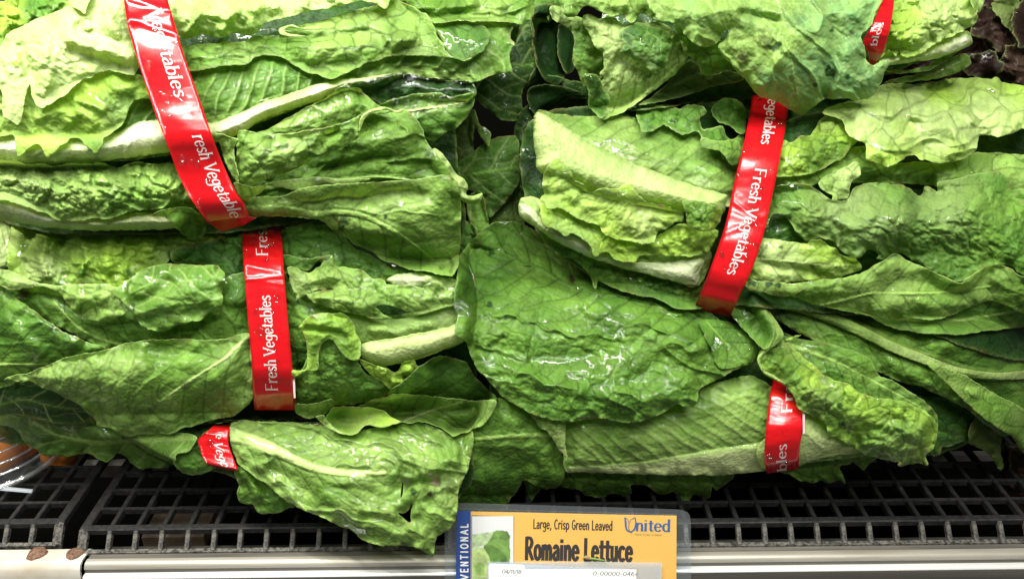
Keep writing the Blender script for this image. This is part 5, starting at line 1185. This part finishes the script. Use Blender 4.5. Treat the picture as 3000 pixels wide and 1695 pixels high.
MAT_RUST = simple("rusty_steel", (0.05, 0.022, 0.013), 0.7, noise=1.6, nscale=420, col2=(0.24, 0.13, 0.075), bump=0.9)
MAT_BR = simple("brown_board", (0.12, 0.085, 0.05), 0.8, noise=.9, nscale=90, col2=(0.035, 0.025, 0.017))

YB, ZB = 0.3995, 0.0


def grille(label, x0, x1, y0, z0, pitch, rows, back):
    root = empty("shelf_grille", ((x0 + x1) / 2, y0, z0), label, "grille", "black slotted shelf grilles")
    cx = (x0 + x1) / 2
    nb = int(round((x1 - x0) / pitch))
    # one bar running to the back with its bent front end, shared by all bars
    wb = 0.0016; t = 0.0045
    prof = [(0.0, 0.0), (back - y0, 0.0)]
    co = []; f = []
    fr = (-0.0105, -0.0105)
    def bar_mesh(w):
        pts = [(fr[0], fr[1]), (-0.0008, -0.0004), (0.0015, 0.0), (back - y0, 0.0)]
        c = []; ff = []
        for (yy, zz) in pts:
            b = 0.7 if yy > -0.005 else 0.8
            c += [(-w, yy, zz - t), (-w, yy, zz - 0.0006), (-w * b, yy, zz), (w * b, yy, zz), (w, yy, zz - 0.0006), (w, yy, zz - t)]
        for i in range(3):
            for q in range(6):
                a = i * 6 + q; b2 = i * 6 + (q + 1) % 6
                ff.append((a, b2, b2 + 6, a + 6))
        ff += [tuple(range(5, -1, -1)), tuple(range(18, 24))]
        me = bpy.data.meshes.new("bar")
        me.from_pydata(c, [], ff); me.materials.append(MAT_GR); me.materials.append(MAT_GRW)
        for p in me.polygons:
            if p.center.y < -0.001: p.material_index = 1
        return me
    me = bar_mesh(wb); mee = bar_mesh(0.0030)
    for k in range(nb + 1):
        o = bpy.data.objects.new("bar", mee if k in (0, nb) else me); COL.objects.link(o); o.parent = root
        o.location = (x0 + (x1 - x0) * k / nb - cx, 0, 0)
    def cross(w, name="cross_bar"):
        c = []; ff = []
        L = (x1 - x0) / 2
        sec = [(-w, -t), (-w, -0.0009), (-w * .7, -0.0003), (w * .7, -0.0003), (w, -0.0009), (w, -t)]
        for xx in (-L, L): c += [(xx, a, b) for a, b in sec]
        for q in range(6): ff.append((q, q + 6, (q + 1) % 6 + 6, (q + 1) % 6))
        m_ = bpy.data.meshes.new(name); m_.from_pydata(c, [], ff); m_.materials.append(MAT_GR); return m_
    thin_, wide = cross(0.0012), cross(0.0026)
    for i, r in enumerate(rows):
        o = bpy.data.objects.new("cross_bar", wide if i == 0 else thin_); COL.objects.link(o); o.parent = root
        o.location = (0, r - y0, 0.0)
    c = []; ff = []
    box(c, ff, x0 - cx, x1 - cx, fr[0] - 0.001, fr[0] + 0.0022, fr[1] - 0.003, fr[1] - 0.0004)
    add_mesh("front_lip", c, ff, MAT_GRW, root, smooth_=False)
    return root


rows = [YB + 0.001] + [YB + 0.0190 * k for k in range(1, 12)]
grille("black slotted grille under the lettuces, edge chipped white along its front", -0.2855, 0.46, YB, 0.0, 0.0174, rows, 0.66)
grille("black grille panel at the far left beside a gap", -0.306 - 0.0174 * 6, -0.306, YB + 0.008, -0.001, 0.0174, [r + 0.008 for r in rows], 0.66)

# what lies under and behind the grille
c = []; f = []
box(c, f, -0.7, 0.75, 0.36, 0.95, -0.16, -0.15)
o = add_mesh("case_floor", c, f, MAT_DK, None, False); o["kind"] = "structure"; o["label"] = "dark floor of the display case"
c = []; f = []
box(c, f, -0.9, 0.95, 0.80, 0.81, -0.15, 1.0)
o = add_mesh("case_back_wall", c, f, MAT_DK, None, False); o["kind"] = "structure"; o["label"] = "black back wall of the display case"


def tube_mesh(name, x0, x1, y, z, r, mat, parent=None, n=14):
    co = []; f = []
    for xx in (x0, x1):
        for k in range(n):
            a = 2 * math.pi * k / n
            co.append((xx, y + r * math.cos(a), z + r * math.sin(a)))
    for k in range(n): f.append((k, (k + 1) % n, n + (k + 1) % n, n + k))
    f += [tuple(range(n))[::-1], tuple(range(n, 2 * n))]
    return add_mesh(name, co, f, mat, parent)


pr = empty("support_pipe", (0, 0.405, -0.022), "grey horizontal pipes seen through the front slots of the grille", "pipe")
tube_mesh("pipe", -0.282, 0.5, -0.002, -0.006, 0.0040, MAT_PIPE, pr)
tube_mesh("pipe", -0.282, 0.5, 0.009, -0.016, 0.005, MAT_PIPE, pr)
c = []; f = []
pl = on_plane(470, 1530, -0.04); p2 = on_plane(620, 1500, -0.04)
box(c, f, -0.022, 0.022, -0.02, 0.012, 0, 0.010)
o = add_mesh("cardboard_scrap", c, f, MAT_BR, None, False); o.location = ((pl[0] + p2[0]) / 2, pl[1], -0.045)
o["label"] = "brown board scrap lying below the grille at left"; o["category"] = "cardboard"
c = []; f = []
box(c, f, -0.6, 0.6, -0.004, 0.004, 0, 0.012)
o = add_mesh("frame_strut", c, f, MAT_PIPE, None, False); o.location = (0, 0.52, -0.055)
o["label"] = "grey metal strut running under the black grille"; o["category"] = "strut"

# rail
rail = empty("shelf_rail", (0.1, 0.385, -0.012), "grooved aluminium front rail with two bright ridges", "rail")
xs, xe = -0.2785, 0.55
pr_ = [(.3905, .3924), (.389, .3922), (.3855, .3920), (.3835, .3913), (.3815, .3911), (.3795, .3915), (.3780, .3928), (.3772, .3945), (.3775, .3962), (.3770, .3972), (.3758, .3972), (.3746, .3970), (.3736, .3975), (.3728, .3985), (.3724, .4010), (.3724, .440), (.395, .44)]
P_ = [(y, 0.38 - d) for y, d in pr_]
def extrude(name, P, x0, x1, mat, parent, off, seg=1, smooth_=True):
    co = []; f = []
    for xx in (x0, x1):
        co += [(xx - off[0], y - off[1], z - off[2]) for y, z in P]
    n = len(P)
    for k in range(n - 1): f.append((k, k + 1, n + k + 1, n + k))
    return add_mesh(name, co, f, mat, parent, smooth_)
off = (0.1, 0.385, -0.012)
extrude("rail_top", P_[:4], xs, xe, MAT_ALG, rail, off)
MAT_GRV = simple("rail_groove", (0.16, 0.15, 0.13), 0.6, noise=.8, nscale=40, col2=(.07, .065, .055), stretch=(.2, 5, 5))  # darker copy of the rail metal, the groove's shade put into its colour
MAT_BRT = simple("bright_rail", (0.78, 0.78, 0.77), 0.3, metal=0.3, noise=.6, nscale=30, col2=(.62, .61, .59), stretch=(.2, 5, 5))  # whiter copy of the rail metal, light on the ridge put into its colour
extrude("upper_ridge", P_[3:8], xs, xe, MAT_AL, rail, off)
extrude("groove", P_[7:10], xs, xe, MAT_GRV, rail, off)
extrude("lower_ridge", P_[9:14], xs, xe, MAT_BRT, rail, off)
extrude("rail_face", P_[13:], xs, xe, MAT_GRV, rail, off)
cap = empty("rail_end_cap", (-0.36, 0.385, -0.012), "cream painted rail end cap with rusty rivets at the bottom left", "end cap")
Pc = [(.3935, .3925), (.3920, .3916), (.3850, .3908), (.3815, .3905), (.3785, .3915), (.3765, .3945), (.3745, .402), (.3735, .44), (.395, .44)]
Pc = [(y, 0.38 - d) for y, d in Pc]
offc = (-0.36, 0.385, -0.012)
extrude("cap_body", Pc, -0.55, -0.2802, MAT_CAP, cap, offc)
extrude("seam", [(y - .0002, z + .0002) for y, z in Pc], -0.3005 - .0006 + .0203, -0.2803, simple("dark_seam", (.05, .04, .03), .8), cap, offc)  # thin dark strip along the joint at the cap end
for (px, py) in [(0 + 262 * S, 1095 + 1275 * S), (532 * S, 1095 + 1275 * S)]:
    q = on_plane(px, py, -0.0108)
    co = []; f = []
    n = 16; rr = 0.0062 if px < 150 else 0.0056
    for lv in range(5):
        ph = lv / 5 * math.pi / 2
        for k in range(n):
            t = 2 * math.pi * k / n
            w = 1 + .07 * math.sin(3 * t + px) + .05 * math.sin(7 * t)
            co.append((q[0] + rr * w * math.cos(ph) * math.cos(t) - offc[0], q[1] + rr * w * math.cos(ph) * math.sin(t) - offc[1], q[2] + .0022 * math.sin(ph) * (1 + .25 * math.sin(5 * t + lv)) - offc[2]))
    co.append((q[0] - offc[0], q[1] - offc[1], q[2] + .0018 - offc[2]))
    for lv in range(4):
        for k in range(n): f.append((lv * n + k, lv * n + (k + 1) % n, (lv + 1) * n + (k + 1) % n, (lv + 1) * n + k))
    for k in range(n): f.append((4 * n + k, 4 * n + (k + 1) % n, 5 * n))
    add_mesh("rivet", co, f, MAT_RUST, cap)

# ---------------- the price sign
HS_ = 66.0
MAT_CARD = simple("yellow_card", (0.80, 0.46, 0.10), 0.5, spec=.3)
MAT_BLUE = simple("blue_print", (0.012, 0.055, 0.26), 0.45, spec=.3)
MAT_LOGO = simple("logo_blue", (0.025, 0.11, 0.30), 0.5)
MAT_BLK = simple("dark_print", (0.022, 0.014, 0.010), 0.6)
MAT_WHT = simple("white_paper", (0.78, 0.78, 0.78), 0.5, spec=.3)
MAT_GRY = simple("grey_print", (0.12, 0.12, 0.12), 0.6)
MAT_TAGL = simple("tagline_print", (0.32, 0.22, 0.09), 0.6)
MAT_CLR = clear_plastic("clear_holder", diff=.045, tint=(.95, .97, .98))
MAT_CLR2 = clear_plastic("clear_sleeve", diff=.28)
so = place(np.array([1660.]), np.array([1600.]), np.array([HS_]))[0]
sign = empty("shelf_sign", so, "yellow shelf sign for romaine lettuce in a clear plastic holder", "sign")


def flat(name, pts, h, mat, parent, org, thick=0.3):
    p = np.array(pts); n = len(p)
    a = place(p[:, 0], p[:, 1], np.full(n, h)); b = place(p[:, 0], p[:, 1], np.full(n, h - thick))
    f = [tuple(range(n))[::-1]] + [(k, (k + 1) % n, n + (k + 1) % n, n + k) for k in range(n)] + [tuple(range(n, 2 * n))]
    return add_mesh(name, np.concatenate((a, b)) - org, f, mat, parent, False)


hold = Z4((10, 40), (40, 8), (150, 6), (700, 20), (1300, 38), (2000, 60), (2340, 70), (2400, 78), (2450, 96), (2476, 130), (2486, 200), (2490, 900), (8, 900))
flat("holder", hold, HS_, MAT_CLR, sign, so, 1.0)
flat("holder_rim", Z4((150, 60), (700, 74), (1300, 90), (2000, 110), (2340, 122), (2345, 130), (2000, 118), (1300, 98), (700, 82), (150, 68)), HS_ + .25, MAT_CLR, sign, so, .2)
flat("card", Z4((272, 92), (900, 104), (1600, 120), (2343, 134), (2341, 900), (272, 900)), HS_ + .55, MAT_CARD, sign, so, .3)
flat("cover", Z4((122, 84), (2346, 134), (2344, 900), (118, 900)), HS_ + 1.1, clear_plastic("clear_cover", transp=.9, diff=.01, tint=(1, 1, 1), rough=.12, refl=.03), sign, so, .1)
flat("blue_strip", Z4((134, 86), (273, 90), (271, 900), (120, 900)), HS_ + .60, MAT_BLUE, sign, so, .3)
flat("photo_border", Z4((280, 131), (708, 141), (703, 900), (280, 900)), HS_ + .75, MAT_BLK, sign, so, .1)
# printed photograph of a lettuce: flat print with its own colours
nx_, ny_ = 70, 120
gx, gy = np.meshgrid(np.linspace(285, 702, nx_), np.linspace(139, 900, ny_))
def pin(poly):
    q = np.array(poly, float); r = np.roll(q, -1, 0); ins = np.zeros(gx.shape, bool)
    for (ax, ay), (bx, by) in zip(q, r):
        c_ = (ay <= gy) != (by <= gy)
        with np.errstate(divide='ignore', invalid='ignore'):
            ins ^= c_ & (gx < ax + (gy - ay) / (by - ay + 1e-9) * (bx - ax))
    return ins
colp = np.empty(gx.shape + (3,)); colp[:] = (.74, .75, .75)
nz = fbm(gx / 60, gy / 60, 5, 3) * 1.8; _f1, _f2, _ci = voronoi(gx / 42 + nz, gy / 42 + nz, 4); nz2 = (_ci - .5) * 2.2 - 2.0 * (1 - sstep(0, .12, _f2 - _f1))
def paint(poly, c_, am=.25):
    mk = pin(poly); colp[mk] = (np.array(c_)[None] * (1 + am * nz[mk] + .12 * nz2[mk])[:, None])
paint([(490, 300), (540, 280), (640, 290), (668, 340), (660, 420), (672, 520), (660, 620), (640, 900), (440, 900), (420, 640), (400, 440)], (.16, .30, .06))
paint([(286, 325), (420, 305), (500, 300), (480, 350), (430, 420), (360, 445), (286, 470)], (.46, .60, .33))
paint([(400, 440), (480, 425), (560, 470), (640, 560), (660, 640), (560, 640), (500, 600), (440, 520)], (.10, .21, .035), .4)
paint([(286, 480), (340, 455), (400, 455), (450, 530), (470, 600), (520, 660), (520, 900), (286, 900)], (.42, .55, .20))
paint([(300, 640), (360, 600), (420, 640), (400, 740), (320, 720)], (.26, .42, .10))
gp = place(1300 + gx.ravel() * 750 / 2576, 1470 + gy.ravel() * 750 / 2576, np.full(gx.size, HS_ + .85)) - so
ff = [(j * nx_ + i, (j + 1) * nx_ + i, (j + 1) * nx_ + i + 1, j * nx_ + i + 1) for j in range(ny_ - 1) for i in range(nx_ - 1)]
mp_, nt_, N_, L_ = node_mat("photo_print")
o_ = N_.new("ShaderNodeOutputMaterial"); p_ = N_.new("ShaderNodeBsdfPrincipled"); a_ = N_.new("ShaderNodeAttribute"); a_.attribute_name = "col"
p_.inputs["Roughness"].default_value = .45
L_.new(a_.outputs["Color"], p_.inputs["Base Color"]); L_.new(p_.outputs[0], o_.inputs[0])
ph = add_mesh("photo_print", gp, ff, mp_, sign, False)
ca_ = ph.data.color_attributes.new("col", 'FLOAT_COLOR', 'POINT')
ca_.data.foreach_set("color", np.concatenate((np.clip(colp, 0, 1).reshape(-1, 3), np.ones((gx.size, 1))), 1).astype(np.float32).ravel())


def zmap(x0, y0, x1, y1, cap, org, h, up=None):
    """text box in sign-zoom pixels: baseline (x0,y0)->(x1,y1), cap height in pixels"""
    d = np.array([x1 - x0, y1 - y0], float); L = np.hypot(*d); d /= L
    n = np.array([d[1], -d[0]])
    def fm(x, y, z):
        px = x0 + d[0] * x * L + n[0] * y * cap; py = y0 + d[1] * x * L + n[1] * y * cap
        return place(1300 + px * 750 / 2576, 1470 + py * 750 / 2576, h + z) - org
    return fm


lettering("tagline", "Large, Crisp Green Leaved", zmap(900, 262, 1700, 282, 92, so, HS_ + .70), MAT_BLK, sign, .15, .13, squeeze=.8, spacing=.04)
lettering("title", "Romaine Lettuce", zmap(820, 572, 1905, 592, 215, so, HS_ + .70), MAT_BLK, sign, .17, .15, squeeze=.62, spacing=.03)
lettering("logo_lettering", "nited", zmap(1930, 286, 2280, 295, 118, so, HS_ + .70), MAT_LOGO, sign, .17, .08, serif=True)
lettering("logo_tagline", "Home Grown In Marin", zmap(1922, 331, 2195, 338, 20, so, HS_ + .70), MAT_TAGL, sign, .12, .10)
# leaf shaped initial of the logo
def blob(name, pts, h, mat, parent, org): return flat(name, [(1300 + a * 750 / 2576, 1470 + b * 750 / 2576) for a, b in smooth([(a, b) for a, b in pts], True, 8)], h, mat, parent, org, .05)
def stroke(name, pts, w, h, mat, parent, org):
    p = smooth(pts, False, 8); t = np.gradient(p, axis=0); t /= np.linalg.norm(t, axis=1)[:, None]
    n = np.stack((-t[:, 1], t[:, 0]), 1); tap = np.interp(np.linspace(0, 1, len(p)), np.linspace(0, 1, len(w)), w)[:, None]
    q = np.stack((p + n * tap, p - n * tap), 1).reshape(-1, 2)
    co = place(1300 + q[:, 0] * 750 / 2576, 1470 + q[:, 1] * 750 / 2576, np.full(len(q), h)) - org
    return add_mesh(name, co, [(2 * k, 2 * k + 1, 2 * k + 3, 2 * k + 2) for k in range(len(p) - 1)], mat, parent, False)
stroke("logo_leaf", [(1822, 152), (1830, 200), (1834, 250), (1850, 285), (1885, 296), (1915, 275), (1930, 235), (1932, 190), (1926, 153)], [5, 9, 10, 8, 7, 8, 8, 7, 4], HS_ + .72, MAT_LOGO, sign, so)
stroke("logo_leaf", [(1822, 152), (1852, 175), (1862, 210)], [4, 3, 2], HS_ + .74, MAT_LOGO, sign, so)
stroke("logo_leaf", [(1926, 153), (1885, 175), (1866, 215), (1862, 260), (1875, 295), (1893, 316)], [5, 3, 3, 4, 3, 2], HS_ + .73, MAT_GRY, sign, so)
lettering("strip_lettering", "CONVENTIONAL", zmap(243, 985, 243, 195, 72, so, HS_ + .75), MAT_WHT, sign, .20, .20, spacing=.32)
# price label in its sleeve
lo = place(np.array([1660.]), np.array([1670.]), np.array([HS_ + 3]))[0]
lab = empty("price_label", lo, "white price label dated 04/11/18 tucked over the foot of the yellow sign", "label")
flat("paper", Z4((452, 900), (450, 640), (462, 618), (500, 616), (1100, 640), (1940, 668), (1938, 900)), HS_ + 2.0, MAT_WHT, lab, lo, .25)
flat("sleeve", Z4((810, 600), (1500, 596), (2196, 606), (2192, 900), (1945, 900), (1945, 664), (1500, 660), (812, 660)), HS_ + 2.6, MAT_CLR2, lab, lo, .3)
flat("sleeve_back", Z4((432, 900), (438, 610), (470, 598), (820, 600), (820, 900)), HS_ + 1.6, MAT_CLR2, lab, lo, .3)
lettering("date", "04/11/18", zmap(585, 712, 780, 716, 36, lo, HS_ + 2.1), MAT_GRY, lab, .11, .09, slant=.1)
lettering("number", "0-00000-0464", zmap(1500, 732, 1960, 740, 38, lo, HS_ + 2.1), MAT_GRY, lab, .11, .09, slant=.1, spacing=.06)
# a scrap of leaf stalk stuck on the sign
sx = place(np.array([1710.]), np.array([1632.]), np.array([HS_ + 2.5]))[0]
scr = empty("leaf_scrap", sx, "tiny dried lettuce scrap stuck on the sign lettering", "scrap")
def lump(name, pts, r, mat, parent, org, h):
    p = smooth([(1300 + a * 750 / 2576, 1470 + b * 750 / 2576) for a, b in pts], False, 3); rr = np.interp(np.linspace(0, 1, len(p)), np.linspace(0, 1, len(r)), r)
    co = []; f = []; n = 8
    for (a, b), q in zip(p, rr):
        for k in range(n):
            t = 2 * math.pi * k / n
            co.append(place(np.array([a]), np.array([b + q * math.cos(t)]), np.array([h + .2 * q * math.sin(t)]))[0] - org)
    for i in range(len(p) - 1):
        for k in range(n): f.append((i * n + k, i * n + (k + 1) % n, (i + 1) * n + (k + 1) % n, (i + 1) * n + k))
    f += [tuple(range(n)), tuple((len(p) - 1) * n + k for k in range(n))[::-1]]
    return add_mesh(name, co, f, mat, parent)
lump("stalk_end", [(1402, 562), (1420, 556), (1450, 560), (1475, 570)], [2, 6, 7, 4], simple("dry_stalk", (.20, .13, .05), .6, noise=.8, nscale=300, col2=(.35, .24, .10)), scr, sx, HS_ + 2.2)
lump("stalk", [(1460, 568), (1520, 572), (1580, 582), (1642, 590)], [4, 4, 3, 1.5], simple("green_stalk", (.16, .24, .05), .5), scr, sx, HS_ + 2.0)

# ---------------- clear tub of orange fruit at the left edge
tc_ = on_plane(-10, 1305, 0.012)
tub = empty("plastic_tub", tc_, "clear ridged plastic tub holding orange fruit at the left edge", "tub")
MAT_TUB = clear_plastic("clear_tub", diff=.03, rough=.07, refl=.13, tint=(.97, .97, .95))
prof = [(.047, -.008), (.0475, -.006), (.0435, -.005), (.043, .000), (.040, .004), (.0405, .006), (.037, .011), (.0375, .013), (.033, .018), (.0335, .020), (.028, .025), (.020, .029), (.010, .031), (.001, .0315)]
co = []; f = []; n = 64
for r, z in prof:
    for k in range(n): co.append((r * math.cos(2 * math.pi * k / n), r * math.sin(2 * math.pi * k / n), z))
for i in range(len(prof) - 1):
    for k in range(n): f.append((i * n + k, i * n + (k + 1) % n, (i + 1) * n + (k + 1) % n, (i + 1) * n + k))
add_mesh("lid", co, f, MAT_TUB, tub)
MAT_RING = clear_plastic("clear_ridge", diff=.16, rough=.10, refl=.28, tint=(.98, .97, .95))
for R_, z_, t_ in [(.0455, -.0055, .0016), (.0418, .002, .0010), (.0385, .0085, .0009), (.0350, .0150, .0009), (.0305, .0225, .0008), (.0240, .0272, .0007)]:
    co = []; f = []; n = 72; m_ = 8
    for k in range(n):
        a = 2 * math.pi * k / n
        for q in range(m_):
            b = 2 * math.pi * q / m_
            co.append(((R_ + t_ * math.cos(b)) * math.cos(a), (R_ + t_ * math.cos(b)) * math.sin(a), z_ + t_ * math.sin(b)))
    for k in range(n):
        for q in range(m_): f.append((k * m_ + q, k * m_ + (q + 1) % m_, ((k + 1) % n) * m_ + (q + 1) % m_, ((k + 1) % n) * m_ + q))
    add_mesh("ridge", co, f, MAT_RING, tub)
q1 = on_plane(-30, 1420, .006) - tc_; q2 = on_plane(97, 1432, .006) - tc_; q3 = on_plane(92, 1438, .006) - tc_; q4 = on_plane(-30, 1428, .006) - tc_
add_mesh("tab", [q1, q2, q3, q4, q1 - UP * .0012, q2 - UP * .0012, q3 - UP * .0012, q4 - UP * .0012], [(0, 1, 2, 3), (4, 7, 6, 5), (3, 2, 6, 7), (1, 2, 6, 5)], clear_plastic("clear_tab", diff=.35), tub, False)
MAT_OR = simple("orange_fruit", (0.80, 0.30, 0.03), .4, noise=.8, nscale=45, col2=(0.50, 0.13, 0.015), bump=.2)
def fruit(px, py, z, r):
    q = on_plane(px, py, z); co = []; f = []; n = 20
    for i in range(11):
        ph = -math.pi / 2 + math.pi * i / 10
        for k in range(n):
            t = 2 * math.pi * k / n
            w = 1 + .05 * math.sin(3 * t + px) * math.cos(ph)
            co.append((r * w * math.cos(ph) * math.cos(t), r * w * math.cos(ph) * math.sin(t), r * .9 * math.sin(ph)))
    for i in range(10):
        for k in range(n): f.append((i * n + k, i * n + (k + 1) % n, (i + 1) * n + (k + 1) % n, (i + 1) * n + k))
    o = add_mesh("orange_fruit", co, f, MAT_OR, None); o.location = q
    return o
for k_, (a, b, z, r, lb) in enumerate([(-20, 1318, .012, .022, "orange fruit nearest the front inside the clear tub"), (52, 1285, .008, .019, "orange fruit at the right inside the clear tub"), (-40, 1255, .008, .019, "orange fruit at the back of the clear tub"),
                       (180, 1325, .000, .014, "brownish fruit on the grille just right of the clear tub, in shadow")]):
    o = fruit(a, b, z, r); o["label"] = lb; o["category"] = "fruit"; o["group"] = "orange fruit at the left edge"


# ---------------- drops of water standing on the wet leaves
rng = np.random.default_rng(5)
per = {}
for (hd, vx, vy, hh, wet, dist) in LEAVES:
    if wet < .45: continue
    k = max(1, int(len(vx) / 2600))
    for i in rng.integers(0, len(vx), k):
        if dist[i] < 6 or not (-20 < vx[i] < 3020 and -20 < vy[i] < 1700): continue
        a = int((vx[i] - HX0) / HS); b = int((vy[i] - HY0) / HS)
        if HM[b, a] - hh[i] > 1.5: continue
        per.setdefault(hd.o.name, (hd, []))[1].append((vx[i], vy[i], hh[i], float(rng.choice([2.2, 2.6, 3, 3.5, 4, 5.5]))))
for nm, (hd, lst) in per.items():
    cs = []; fs = []; ns = 9
    for (a, b, h_, r) in lst:
        c0 = place(np.array([a]), np.array([b]), np.array([h_ + .1]))[0]; rr = r * .21e-3; k0 = len(cs)
        for lv in range(3):
            p_h = lv / 3 * math.pi / 2
            for q in range(ns):
                t = 2 * math.pi * q / ns
                cs.append(c0 + rr * math.cos(p_h) * (RIGHT * math.cos(t) + UP * 1.2 * math.sin(t)) - FWD * rr * .6 * math.sin(p_h) - hd.loc)
        cs.append(c0 - FWD * rr * .6 - hd.loc)
        for lv in range(2):
            for q in range(ns): fs.append((k0 + lv * ns + q, k0 + lv * ns + (q + 1) % ns, k0 + (lv + 1) * ns + (q + 1) % ns, k0 + (lv + 1) * ns + q))
        for q in range(ns): fs.append((k0 + 2 * ns + q, k0 + 2 * ns + (q + 1) % ns, k0 + 3 * ns))
    w = add_mesh("water_drops", cs, fs, MAT_WATER, hd.o); w["kind"] = "stuff"
